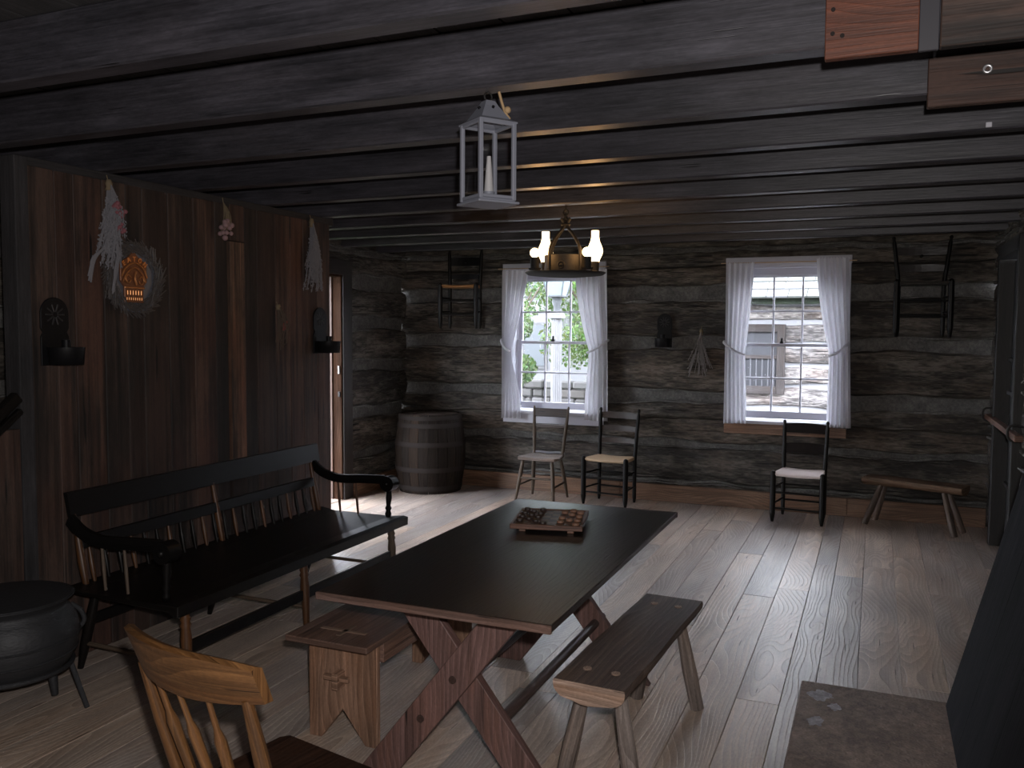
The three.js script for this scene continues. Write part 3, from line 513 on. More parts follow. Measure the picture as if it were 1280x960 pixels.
// ---------------------------------------------------------------- orange windsor chair in the foreground
{
  // local: faces -z, x across, origin on the floor under the back of the seat
  const c = thing('windsor_chair', 'orange brown spindle back chair with curved crest rail beside the settle', 'chair', [-1.46, 0, -1.62], -0.2);
  const sh = 0.44;
  const seatPts = [[-0.2, 0.02], [0.2, 0.02], [0.225, -0.18], [0.225, -0.37], [0.205, -0.4], [-0.205, -0.4], [-0.225, -0.37], [-0.225, -0.18]];
  const sg = extrude(seatPts.map(([x, z]) => [x, -z]), 0.036, 0.008, 0); sg.rotateX(-Math.PI / 2); part('seat', grain(place(sg, 0, sh - 0.018, 0), 2), M.seatBrown, c, 'dark brown plank seat');
  // crest rail, bowed: the ends reach forward
  const bow = (x) => 0.085 - 1.05 * x * x, yb = 0.80, yt = 0.925, th = 0.024, N = 14, pos = [];
  const sec = (x) => { const f = Math.abs(x) / 0.245, z = bow(x) + 0.055, drop = 0.018 * Math.pow(f, 3); const lift = 0.014 * f * f; return [[x, yb + lift, z - th / 2 - 0.025], [x, yb + lift, z + th / 2 - 0.025], [x, yt - drop - 0.006, z + th / 2 + 0.012], [x, yt - drop, z + 0.01], [x, yt - drop - 0.006, z - th / 2 + 0.006]]; };
  for (let i = 0; i < N; i++) { const a = sec(-0.245 + 0.49 * i / N), b = sec(-0.245 + 0.49 * (i + 1) / N); for (let k = 0; k < 5; k++) { const m = (k + 1) % 5; pos.push(...a[k], ...b[k], ...b[m], ...a[k], ...b[m], ...a[m]); } }
  for (const [s, f] of [[-0.245, 1], [0.245, 0]]) { const a = sec(s); for (let k = 1; k < 4; k++) f ? pos.push(...a[0], ...a[k], ...a[k + 1]) : pos.push(...a[0], ...a[k + 1], ...a[k]); }
  const cg = new THREE.BufferGeometry(); cg.setAttribute('position', new THREE.Float32BufferAttribute(pos, 3)); cg.computeVertexNormals();
  part('crest_rail', grain(cg, 0), M.orange, c);
  for (const x of [-0.2, 0.2]) part('back_post', turned([x * 0.92, sh - 0.01, -0.03], [x, 0.82, bow(x) + 0.035], [[0, 0.014], [0.25, 0.019], [0.6, 0.019], [1, 0.013]], 12), M.orange, c);
  for (const x of [-0.105, -0.005, 0.095]) part('spindle', turned([x * 0.8, sh - 0.01, -0.015], [x, 0.81, bow(x) + 0.03], [[0, 0.007], [0.35, 0.013], [0.68, 0.0145], [0.76, 0.008], [1, 0.0065]], 10), M.orange, c);
  for (const sx of [-1, 1]) for (const sz of [0, 1]) part('leg', turned([sx * 0.215, 0, sz ? -0.42 : 0.06], [sx * 0.14, sh - 0.03, sz ? -0.32 : -0.05], [[0, 0.011], [0.4, 0.02], [0.7, 0.018], [1, 0.014]], 10), M.orange, c);
  for (const sx of [-1, 1]) part('stretcher', rod([sx * 0.19, 0.16, 0.02], [sx * 0.19, 0.16, -0.385], 0.01), M.orange, c);
  part('stretcher', rod([-0.19, 0.16, -0.18], [0.19, 0.16, -0.18], 0.01), M.orange, c);
}

// ---------------------------------------------------------------- ladder back chairs
function ladder(o, q) { // faces +z, origin on the floor at the centre of the seat
  const { w, d, sh, H, slats, mat, slatMat, seatMat } = q, wb = w * 0.86, r = 0.019, lean = q.lean ?? 0.07;
  for (const s of [-1, 1]) {
    part('front_leg', turned([s * w / 2, 0, d / 2], [s * w / 2, sh + 0.028, d / 2], [[0, 0.012], [0.1, 0.02], [0.16, 0.024], [0.95, 0.024], [0.985, 0.018], [1, 0.006]], 10), mat, o);
    const P = (y) => [s * (wb / 2 + (y > sh ? (y - sh) * (q.flare ?? 0.06) : 0)), y, -d / 2 - (y > sh ? (y - sh) * lean / (H - sh) : 0)];
    part('back_post', [turned(P(0), P(sh), [[0, 0.011], [0.12, r], [1, r]], 10), turned(P(sh), P(H), [[0, r], [0.85, r * 0.9], [0.92, r * 0.55], [0.96, r * 0.85], [1, r * 0.5]], 10)], mat, o);
  }
  slats.forEach(([y0, y1]) => {
    const N = 8, pos = [], hw = wb / 2 + ((y0 + y1) / 2 - sh) * (q.flare ?? 0.06), zz = (y) => -d / 2 - (y - sh) * lean / (H - sh);
    const sec = (t) => { const x = lerp(-hw, hw, t), b = -0.022 * Math.sin(Math.PI * t), top = y1 - 0.008 * Math.pow(2 * t - 1, 2) * 1.2; return [[x, y0, zz(y0) + b - 0.006], [x, y0, zz(y0) + b + 0.006], [x, top, zz(y1) + b + 0.006], [x, top, zz(y1) + b - 0.006]]; };
    for (let i = 0; i < N; i++) { const a = sec(i / N), b = sec((i + 1) / N); for (let k = 0; k < 4; k++) { const m = (k + 1) % 4; pos.push(...a[k], ...a[m], ...b[m], ...a[k], ...b[m], ...b[k]); } }
    const g = new THREE.BufferGeometry(); g.setAttribute('position', new THREE.Float32BufferAttribute(pos, 3)); g.computeVertexNormals(); part('slat', grain(g, 0), slatMat, o);
  });
  // woven seat: slightly dished pad with the strands of the weave
  const A = [[-w / 2, d / 2], [w / 2, d / 2], [wb / 2, -d / 2], [-wb / 2, -d / 2]], strands = [];
  for (let i = 0; i < 13; i++) { const t = (i + 0.5) / 13; const zf = lerp(d / 2 + 0.012, -d / 2 - 0.012, t), hw = lerp(w / 2, wb / 2, t); strands.push(tube([[-hw, sh, zf], [-hw * 0.5, sh - 0.006, zf], [0, sh - 0.009, zf], [hw * 0.5, sh - 0.006, zf], [hw, sh, zf]], d / 13 * 0.62, 8, 5)); }
  const seat = part('woven_seat', strands, seatMat, o, 'woven seat');
  part('weave_pad', hull([...A.map(([x, z]) => [x, sh - 0.003, z]), ...A.map(([x, z]) => [x, sh - 0.02, z])]), seatMat, seat);
  for (const y of q.rungs ?? [0.12, 0.26]) { part('rung', rod([-w / 2, y, d / 2], [w / 2, y, d / 2], 0.009), mat, o); for (const s of [-1, 1]) part('rung', rod([s * w / 2, y + 0.035, d / 2], [s * wb / 2, y + 0.035, -d / 2], 0.009), mat, o); part('rung', rod([-wb / 2, y + 0.02, -d / 2], [wb / 2, y + 0.02, -d / 2], 0.009), mat, o); }
}
{
  const a = thing('ladder_back_chair', 'black ladder back chair with three brown slats and a rush seat', 'chair', [-2.31, 0, -7.9], -0.12);
  ladder(a, { w: 0.43, d: 0.30, sh: 0.435, H: 0.90, slats: [[0.80, 0.865], [0.68, 0.735], [0.565, 0.615]], mat: M.black, slatMat: wood('fine', [0.05, 0.03, 0.021], 0.5), seatMat: M.rush, flare: 0.03, lean: 0.06 });
  const b = thing('ladder_back_chair', 'low dark ladder back chair with a pale woven seat under the cabin window', 'chair', [-0.575, 0, -7.88], -0.08);
  ladder(b, { w: 0.41, d: 0.34, sh: 0.42, H: 0.86, slats: [[0.745, 0.835], [0.565, 0.66]], mat: M.blackWorn, slatMat: wood('fine', [0.012, 0.007, 0.006], 0.5, 0.0004, { specularIntensity: 0.3 }), seatMat: M.rushPale, flare: 0.02, lean: 0.05 });
  const h = thing('ladder_back_chair', 'black ladder back chair hung high on the wall beside the cabin window', 'chair', [0.345, 1.615, -8.04], 0.05);
  ladder(h, { w: 0.41, d: 0.24, sh: 0.455, H: 0.86, slats: [[0.70, 0.77], [0.56, 0.62]], mat: M.black, slatMat: wood('fine', [0.05, 0.045, 0.045], 0.35), seatMat: plain([0.03, 0.026, 0.022], 0.8), flare: 0.12, lean: 0.02, rungs: [0.17, 0.30] });
  part('wall_peg', rod([0, 0.69, -0.12], [0, 0.69, -0.19], 0.012), M.blackWorn, h);
  const k = thing('ladder_back_chair', 'dark ladder back chair hung on the log wall above the barrel', 'chair', [-3.98, 1.67, -8.05], 0.18);
  ladder(k, { w: 0.38, d: 0.26, sh: 0.44, H: 0.84, slats: [[0.66, 0.75], [0.52, 0.57]], mat: M.blackWorn, slatMat: M.black, seatMat: plain([0.30, 0.14, 0.05], 0.8), flare: 0.03, lean: 0.02, rungs: [0.14, 0.28] });
  part('wall_peg', rod([0, 0.70, -0.13], [0, 0.70, -0.18], 0.012), M.blackWorn, k);
}
{
  // plank seat side chair with splayed turned legs
  const c = thing('plank_seat_chair', 'old wooden side chair with plank seat and splayed legs below the lamp post window', 'chair', [-2.98, 0, -7.82], -0.03);
  const sh = 0.43, m = M.oldWood;
  const pts = [[-0.19, 0.17], [0.19, 0.17], [0.215, 0.1], [0.165, -0.17], [-0.165, -0.17], [-0.215, 0.1]]; const g = extrude(pts.map(([x, z]) => [x, -z]), 0.03, 0.006, 0); g.rotateX(-Math.PI / 2);
  part('seat', grain(place(g, 0, sh - 0.015, 0), 0), wood('fine', [0.34, 0.29, 0.27], 0.35), c);
  for (const s of [-1, 1]) {
    part('front_leg', turned([s * 0.2, 0, 0.2], [s * 0.15, sh - 0.02, 0.12], [[0, 0.011], [0.3, 0.018], [0.75, 0.02], [1, 0.014]], 10), m, c);
    part('rear_leg', turned([s * 0.19, 0, -0.2], [s * 0.14, sh - 0.02, -0.12], [[0, 0.011], [0.3, 0.018], [0.75, 0.02], [1, 0.014]], 10), m, c);
    part('back_post', turned([s * 0.15, sh - 0.01, -0.15], [s * 0.185, 0.90, -0.225], [[0, 0.015], [0.5, 0.018], [0.95, 0.013], [1, 0.006]], 10), m, c);
    part('side_stretcher', rod([s * 0.185, 0.15, 0.175], [s * 0.178, 0.16, -0.175], 0.01), m, c);
  }
  part('front_stretcher', rod([-0.178, 0.225, 0.16], [0.178, 0.225, 0.16], 0.01), m, c); part('rear_stretcher', rod([-0.17, 0.24, -0.165], [0.17, 0.24, -0.165], 0.01), m, c);
  part('crest_slat', place(cbox(0.345, 0.085, 0.016, 0.004, 0), 0, 0.835, -0.217, -0.16), wood('fine', [0.055, 0.036, 0.027], 0.45), c);
  part('lower_slat', place(cbox(0.325, 0.035, 0.014, 0.004, 0), 0, 0.70, -0.195, -0.16), wood('fine', [0.07, 0.046, 0.034], 0.45), c);
  const w = []; for (let i = 0; i < 7; i++) w.push(place(new THREE.SphereGeometry(0.028, 10, 6).toNonIndexed(), -0.145 + i * 0.048, sh + 0.002, -0.13));
  for (const q of w) q.scale(1, 1, 1);
  part('seat_cord', tube([[-0.17, sh + 0.01, -0.155], [-0.1, sh + 0.016, -0.16], [0, sh + 0.01, -0.155], [0.1, sh + 0.017, -0.16], [0.17, sh + 0.01, -0.155]], 0.012, 20, 6), M.herb, c, 'pale knotted cord along the back of the seat');
}

// ---------------------------------------------------------------- barrel
{
  const b = thing('barrel', 'large old oak barrel standing in the corner of the log walls', 'barrel', [-4.235, 0, -7.84]);
  const H = 0.80, R = (t) => 0.318 + 0.046 * Math.sin(Math.PI * t), NS = 22;
  for (let i = 0; i < NS; i++) {
    const a0 = (i + 0.02) / NS * Math.PI * 2, a1 = (i + 0.98) / NS * Math.PI * 2, pos = [], NY = 10;
    const P = (j, a, dr) => { const t = j / NY, r = R(t) - dr; return [r * Math.cos(a), t * H, r * Math.sin(a)]; };
    for (let j = 0; j < NY; j++) { const am = (a0 + a1) / 2; for (const [p, q] of [[a0, am], [am, a1]]) { const A = P(j, p, 0), B = P(j, q, 0), C = P(j + 1, q, 0), D = P(j + 1, p, 0); pos.push(...A, ...D, ...C, ...A, ...C, ...B); } for (const [p, f] of [[a0, 0], [a1, 1]]) { const A = P(j, p, 0), B = P(j, p, 0.02), C = P(j + 1, p, 0.02), D = P(j + 1, p, 0); f ? pos.push(...A, ...D, ...C, ...A, ...C, ...B) : pos.push(...A, ...C, ...D, ...A, ...B, ...C); } }
    { const A = P(NY, a0, 0), B = P(NY, a1, 0), C = P(NY, a1, 0.02), D = P(NY, a0, 0.02); pos.push(...A, ...D, ...C, ...A, ...C, ...B); }
    const g = new THREE.BufferGeometry(); g.setAttribute('position', new THREE.Float32BufferAttribute(pos, 3)); g.computeVertexNormals(); part('stave', grain(g, 1), M.barrel[Math.floor(rand() * 3)], b);
  }
  part('inner_lining', lathe([[0.0005, 0.02], [0.296, 0.02], [0.338, 0.4], [0.30, 0.77], [0.0005, 0.77]], 32), M.sub, b);
  part('lid', place(new THREE.CylinderGeometry(0.305, 0.305, 0.02, 32), 0, 0.775, 0), wood('fine', [0.16, 0.12, 0.1], 0.7), b);
  for (const [y, h] of [[0.055, 0.05], [0.245, 0.05], [0.50, 0.05], [0.69, 0.045], [0.765, 0.04]]) { const r0 = R((y - h / 2) / H) + 0.005, r1 = R((y + h / 2) / H) + 0.005; part('hoop', lathe([[r0 - 0.006, y - h / 2], [r0, y - h / 2], [r1, y + h / 2], [r1 - 0.006, y + h / 2]], 36), M.rust, b); }
}

// ---------------------------------------------------------------- cauldron on a ring stand
{
  const s = thing('pot_stand', 'black iron tripod ring stand under the cauldron', 'stand', [-3.365, 0, -2.47]);
  part('ring', place(new THREE.TorusGeometry(0.24, 0.011, 8, 48), 0, 0.21, 0, Math.PI / 2), M.castIron, s);
  for (const a of [-0.62, 1.3, 2.55]) { const c = Math.cos(a), q = Math.sin(a); part('leg', bar([c * 0.237, 0.215, q * 0.237], [c * 0.30, 0, q * 0.30], 0.02, 0.014), M.castIron, s); }
  const p = thing('cauldron', 'big black cast iron cauldron set on a ring stand by the settle', 'cauldron', [-3.365, 0.215, -2.47]);
  const prof = [[0.0005, -0.075], [0.1, -0.07], [0.185, -0.035], [0.235, 0.01], [0.262, 0.07], [0.27, 0.13], [0.262, 0.185], [0.24, 0.225], [0.222, 0.245], [0.225, 0.262], [0.25, 0.285], [0.256, 0.29], [0.247, 0.292]];
  part('body', lathe([...prof, [0.23, 0.27], [0.205, 0.24], [0.0005, 0.235]], 48), M.castIron, p);
  part('lid', lathe([[0.0005, 0.312], [0.1, 0.308], [0.24, 0.296], [0.252, 0.29], [0.24, 0.285], [0.0005, 0.285]], 48), M.castIron, p);
  for (const y of [0.06, 0.125]) part('rib', place(new THREE.TorusGeometry(y < 0.1 ? 0.26 : 0.271, 0.005, 6, 48), 0, y, 0, Math.PI / 2), M.castIron, p);
  const ear = (a) => { const c = Math.cos(a), q = Math.sin(a); return tube([[c * 0.255, 0.1, q * 0.255], [c * 0.29, 0.14, q * 0.29], [c * 0.275, 0.19, q * 0.275], [c * 0.24, 0.225, q * 0.24]], 0.011, 12, 6); };
  for (const a of [-1.0, 2.14]) part('ear', ear(a), M.castIron, p);
  for (const a of [-0.7, 1.4, 3.5]) part('foot', turned([Math.cos(a) * 0.17, -0.15, Math.sin(a) * 0.17], [Math.cos(a) * 0.16, -0.03, Math.sin(a) * 0.16], [[0, 0.014], [1, 0.022]], 8), M.castIron, p);
}

// ---------------------------------------------------------------- hearth stone and leaning board at the right
{
  const stone = new THREE.MeshPhysicalMaterial({ map: mortarTex.clone(), bumpMap: grit, bumpScale: 0.006, roughness: 0.75 }); stone.map.repeat.set(1.1, 1.1); stone.color.setRGB(0.30, 0.225, 0.185);
  const h = thing('hearth_stone', 'worn grey brown hearth slab let into the plank floor', 'slab', [0.3, 0, -3.0]);
  const g = cbox(1.15, 0.03, 2.3, 0.006, 2); part('slab', place(g, 0, 0.012, 0), stone, h);
  const pm = plain([0.50, 0.49, 0.52], 0.9);
  const blob = (x, z, r, sd) => { const s = new THREE.Shape(); for (let i = 0; i < 48; i++) { const a = i / 48 * Math.PI * 2, q = r * (0.75 + 0.5 * PN.noise(Math.cos(a) * 1.3, Math.sin(a) * 1.3, sd) + 0.25 * PN.noise(Math.cos(a) * 4, Math.sin(a) * 4, sd)); i ? s.lineTo(Math.cos(a) * q * 0.8, Math.sin(a) * q) : s.moveTo(Math.cos(a) * q * 0.8, Math.sin(a) * q); } return place(grain(new THREE.ShapeGeometry(s), 0), x, 0.0285, z, -Math.PI / 2); };
  const pl = new THREE.MeshPhysicalMaterial({ map: stone.map, bumpMap: grit, bumpScale: 0.004, roughness: 0.9 }); pl.color.setRGB(0.5, 0.48, 0.5);
  for (const b of [blob(-0.485, -1.0, 0.075, 1.3), blob(-0.42, -0.9, 0.045, 4.4), blob(-0.49, -0.72, 0.05, 7.7)]) part('mortar_smear', b, pl, h, 'whitish mortar smear');
  const b = thing('leaning_board', 'wide black board leaning on the wall above the hearth slab', 'board', [0, 0, 0]);
  const bm = wood('joist', [0.095, 0.10, 0.112], 0.85, 0.002, { specularIntensity: 0.2 });
  const x0 = 0.325, x1 = 0.80, y0 = 0.03, y1 = 1.95, zf = -4.1; // plank leaning to the right wall
  const planks = [[-4.1, -3.62], [-3.615, -3.1], [-3.095, -2.5], [-2.495, -1.9]];
  for (const [za, zb] of planks) part('plank', hull([[x0, y0, za], [x0 + 0.05, y0, za], [x1, y1, za], [x1 + 0.05, y1, za], [x0, y0, zb], [x0 + 0.05, y0, zb], [x1, y1, zb], [x1 + 0.05, y1, zb]], 1), bm, b);
  // wooden bar held on an iron hook along the right wall
  const r = thing('door_bar', 'brown wooden bar held by an iron hook across the dark door', 'bar');
  part('bar', bar([XR - 0.055, 0.985, -7.82], [XR - 0.055, 0.985, -6.2], 0.05, 0.04, 0.004), wood('fine', [0.24, 0.13, 0.09], 0.6), r);
  part('hook', tube([[XR - 0.0, 1.045, -7.83], [XR - 0.07, 1.05, -7.83], [XR - 0.09, 1.03, -7.83], [XR - 0.09, 0.97, -7.83], [XR - 0.07, 0.95, -7.83], [XR - 0.03, 0.955, -7.83]], 0.009, 20, 6), M.iron, r);
  part('hook', tube([[XR - 0.0, 1.045, -6.4], [XR - 0.07, 1.05, -6.4], [XR - 0.09, 1.03, -6.4], [XR - 0.09, 0.97, -6.4], [XR - 0.07, 0.95, -6.4], [XR - 0.03, 0.955, -6.4]], 0.009, 20, 6), M.iron, r);
}

// ---------------------------------------------------------------- tin lantern
{
  const o = thing('candle_lantern', 'square pewter lantern with glass panes and a candle, hung from a joist', 'lantern', [-1.215, 2.07, -2.655], 0.95);
  const s = 0.063, y0 = 0.012, y1 = 0.268;
  part('base', [place(cbox(s * 2 + 0.03, 0.008, s * 2 + 0.03, 0.002), 0, 0.004, 0), place(cbox(s * 2 + 0.008, 0.008, s * 2 + 0.008, 0.002), 0, 0.012, 0)], M.pewter, o);
  for (const x of [-1, 1]) for (const z of [-1, 1]) part('corner_post', place(cbox(0.014, y1 - y0, 0.014, 0.002, 1), x * s, (y0 + y1) / 2, z * s), M.pewter, o);
  for (const y of [0.022, 0.262]) for (let k = 0; k < 4; k++) part('frame_bar', place(cbox(s * 2, 0.011, 0.009, 0.002), Math.sin(k * Math.PI / 2) * s, y, Math.cos(k * Math.PI / 2) * s, 0, k * Math.PI / 2), M.pewter, o);
  for (let k = 0; k < 4; k++) part('pane', place(new THREE.PlaneGeometry(s * 2 - 0.012, y1 - y0 - 0.02), Math.sin(k * Math.PI / 2) * s, (y0 + y1) / 2, Math.cos(k * Math.PI / 2) * s, 0, k * Math.PI / 2), M.glass, o);
  const roof = part('roof', lathe([[s * 1.62, 0.264], [s * 1.62, 0.269], [s * 1.2, 0.28], [0.036, 0.325], [0.024, 0.342], [0.0005, 0.343]], 4).toNonIndexed(), M.pewter, o); roof.geometry.computeVertexNormals(); roof.rotation.y = Math.PI / 4;
  for (const a of [0.785, 2.356, 3.927, 5.498]) part('vent_hole', place(new THREE.CylinderGeometry(0.005, 0.005, 0.006, 8), Math.sin(a) * 0.034, 0.318, Math.cos(a) * 0.034, 0.9 * Math.cos(a), 0, -0.9 * Math.sin(a)), M.tin, roof);
  part('hanging_ring', [place(new THREE.TorusGeometry(0.014, 0.003, 6, 20).toNonIndexed(), 0, 0.358, 0), rod([0, 0.368, 0], [0, 0.378, 0], 0.003)], M.iron, o);
  part('cap', place(cbox(0.03, 0.006, 0.03, 0.002), 0, 0.341, 0), M.pewter, o);
  part('rope', tube([[0.03, 0.374, 0.02], [0.04, 0.335, 0.025], [0.05, 0.305, 0.03], [0.06, 0.285, 0.04]], 0.005, 16, 6), M.rope, o, 'twisted rope loop');
  part('rope_knot', place(new THREE.SphereGeometry(0.012, 10, 8), 0.055, 0.315, 0.034), M.rope, o);
  const cd = part('candle', place(new THREE.CylinderGeometry(0.007, 0.017, 0.125, 14), 0.004, 0.1, 0), M.wax, o, 'tapered white candle');
  part('candle_socket', place(new THREE.CylinderGeometry(0.02, 0.022, 0.03, 14), 0.004, 0.03, 0), M.pewter, cd);
}
// ---------------------------------------------------------------- chandelier
{
  const C = [-1.835, 0, -5.20], sc = 0.935, Y = (y) => 1.65 + (y - 1.65) * sc, yaw = THREE.MathUtils.degToRad(22.93);
  const o = thing('chandelier', 'round black iron chandelier with two glowing glass chimneys, hung from a joist', 'chandelier', C);
  const iron = plain([0.006, 0.005, 0.004], 0.7, 0, { bumpMap: grit, bumpScale: 0.001 });
  part('drum', lathe([[0.128, Y(2.02)], [0.134, Y(2.02)], [0.134, Y(2.16)], [0.128, Y(2.16)], [0.128, Y(2.02)]], 40), iron, o);
  part('rosette', [place(new THREE.TorusGeometry(0.02, 0.006, 6, 16).toNonIndexed(), 0.0 - 0.134 * Math.sin(-yaw) * 0 + 0.02, Y(2.09), 0.136), place(new THREE.SphereGeometry(0.011, 10, 8).toNonIndexed(), 0.02, Y(2.09), 0.138)], iron, o);
  part('tray', lathe([[0.0005, Y(2.02)], [0.14, Y(2.02)], [0.24, Y(2.03)], [0.258, Y(2.045)], [0.253, Y(2.048)], [0.235, Y(2.036)], [0.14, Y(2.03)], [0.0005, Y(2.03)]], 48), iron, o);
  for (let k = 0; k < 4; k++) { const a = 0.5 + k * Math.PI / 2, c = Math.cos(a), s = Math.sin(a); part('strap', tube([[c * 0.134, Y(2.03), s * 0.134], [c * 0.138, Y(2.14), s * 0.138], [c * 0.125, Y(2.22), s * 0.125], [c * 0.07, Y(2.30), s * 0.07], [c * 0.022, Y(2.35), s * 0.022], [c * 0.02, Y(2.385), s * 0.02], [c * 0.038, Y(2.41), s * 0.038]], 0.009, 30, 6), iron, o); }
  part('finial_ring', place(new THREE.TorusGeometry(0.024, 0.007, 6, 20), 0, Y(2.37), 0, Math.PI / 2), iron, o);
  for (let k = 0; k < 3; k++) part('chain_link', place(new THREE.TorusGeometry(0.017, 0.005, 6, 16), 0, Y(2.40) + k * 0.024, 0, 0, k * Math.PI / 2), iron, o);
  part('ceiling_hook', rod([0, Y(2.47), 0], [0, YB, 0], 0.006), iron, o);
  const warm = new THREE.Color().setRGB(1, 0.50, 0.17);
  const lamps = [[-31, 'c'], [59, 'b'], [149, 'b'], [239, 'c']];
  for (const [deg, kind] of lamps) {
    const a = THREE.MathUtils.degToRad(deg), ix = Math.cos(a) * 0.232, near = Math.sin(a) * 0.232; // across the view, towards the viewer
    const x = ix * Math.cos(yaw) + near * Math.sin(yaw), z = -ix * Math.sin(yaw) + near * Math.cos(yaw);
    part('candle_cup', [place(new THREE.CylinderGeometry(0.028, 0.026, 0.078, 16).toNonIndexed(), x, Y(2.095), z), place(new THREE.CylinderGeometry(0.04, 0.034, 0.012, 16).toNonIndexed(), x, Y(2.06), z)], iron, o);
    if (kind === 'c') {
      const chim = lathe([[0.0295, Y(2.132)], [0.031, Y(2.145)], [0.047, Y(2.18)], [0.0515, Y(2.202)], [0.047, Y(2.23)], [0.031, Y(2.27)], [0.025, Y(2.30)], [0.025, Y(2.345)], [0.024, Y(2.346)]], 28);
      const mt = plain([0.9, 0.85, 0.75], 0.6, 0, { emissive: new THREE.Color().setRGB(1, 0.74, 0.42), emissiveIntensity: 3.4, side: THREE.DoubleSide });
      part('lamp_chimney', place(chim, x, 0, z), mt, o, 'glowing frosted glass chimney');
    } else {
      const mt = plain([0.9, 0.8, 0.6], 0.6, 0, { emissive: new THREE.Color().setRGB(1, 0.76, 0.42), emissiveIntensity: 4 });
      part('light_bulb', place(new THREE.SphereGeometry(0.03, 18, 12), x, Y(2.168), z), mt, o, 'glowing round bulb');
    }
    const L = new THREE.PointLight(warm, 0.12, 0, 2); L.name = 'chandelier_light'; L.position.set(x, Y(kind === 'c' ? 2.21 : 2.172), z); L.castShadow = true; L.shadow.radius = 1; o.add(L);
  }
}

// ---------------------------------------------------------------- things on the partition and on the back wall
// a bundle hanging from the origin, along -y, flat against a wall whose normal is +z
function herbBundle(o, L, spread, n, r, mat, seed, opts = {}) {
  const q = rng(seed), g = [], bits = [];
  for (let i = 0; i < n; i++) {
    const a = (q() - 0.5) * 2, len = L * (0.55 + 0.45 * q()) * (opts.taper ? 1 - 0.3 * Math.abs(a) : 1), sx = a * spread + (opts.drift ?? 0) * q(), dz = 0.012 + 0.045 * q();
    const P = (t) => [sx * Math.pow(t, 1.3) * 1.0 + 0.01 * PN.noise(t * 4, i, seed), -L * 0.1 - (len - L * 0.1) * t, dz * (0.6 + 0.8 * Math.sin(t * 2.4))];
    g.push(tube([0, 0.25, 0.5, 0.75, 1].map(P), r * 0.55, 10, 4));
    for (let k = 0; k < (opts.bits ?? 26); k++) { const t = 0.25 + 0.75 * q(), p = P(t), d = r * (0.7 + 1.1 * q()); const s = new THREE.TetrahedronGeometry(d, 0); s.scale(0.6, 1.6, 0.6); s.rotateZ((q() - 0.5) * 1.6); s.translate(p[0] + (q() - 0.5) * r * 4, p[1], p[2] + (q() - 0.5) * r * 3); bits.push(s.index ? s.toNonIndexed() : s); }
  }
  const strip = (x) => { for (const h of x) { h.deleteAttribute('uv'); } return x; };
  part('stems', merge(strip([...g, ...bits])), mat, o);
  part('binding', turned([0, -L * 0.16, 0.02], [0, -L * 0.05, 0.02], [[0, 0.02], [0.3, 0.014], [0.6, 0.018], [1, 0.012]], 10), opts.bindMat ?? M.straw, o);
  part('string', rod([0, -L * 0.06, 0.015], [0, 0.0, 0.006], 0.0025, 6), M.straw, o);
}
const onPart = (y, z) => [XP + 0.006, y, z], TP = Math.PI / 2;
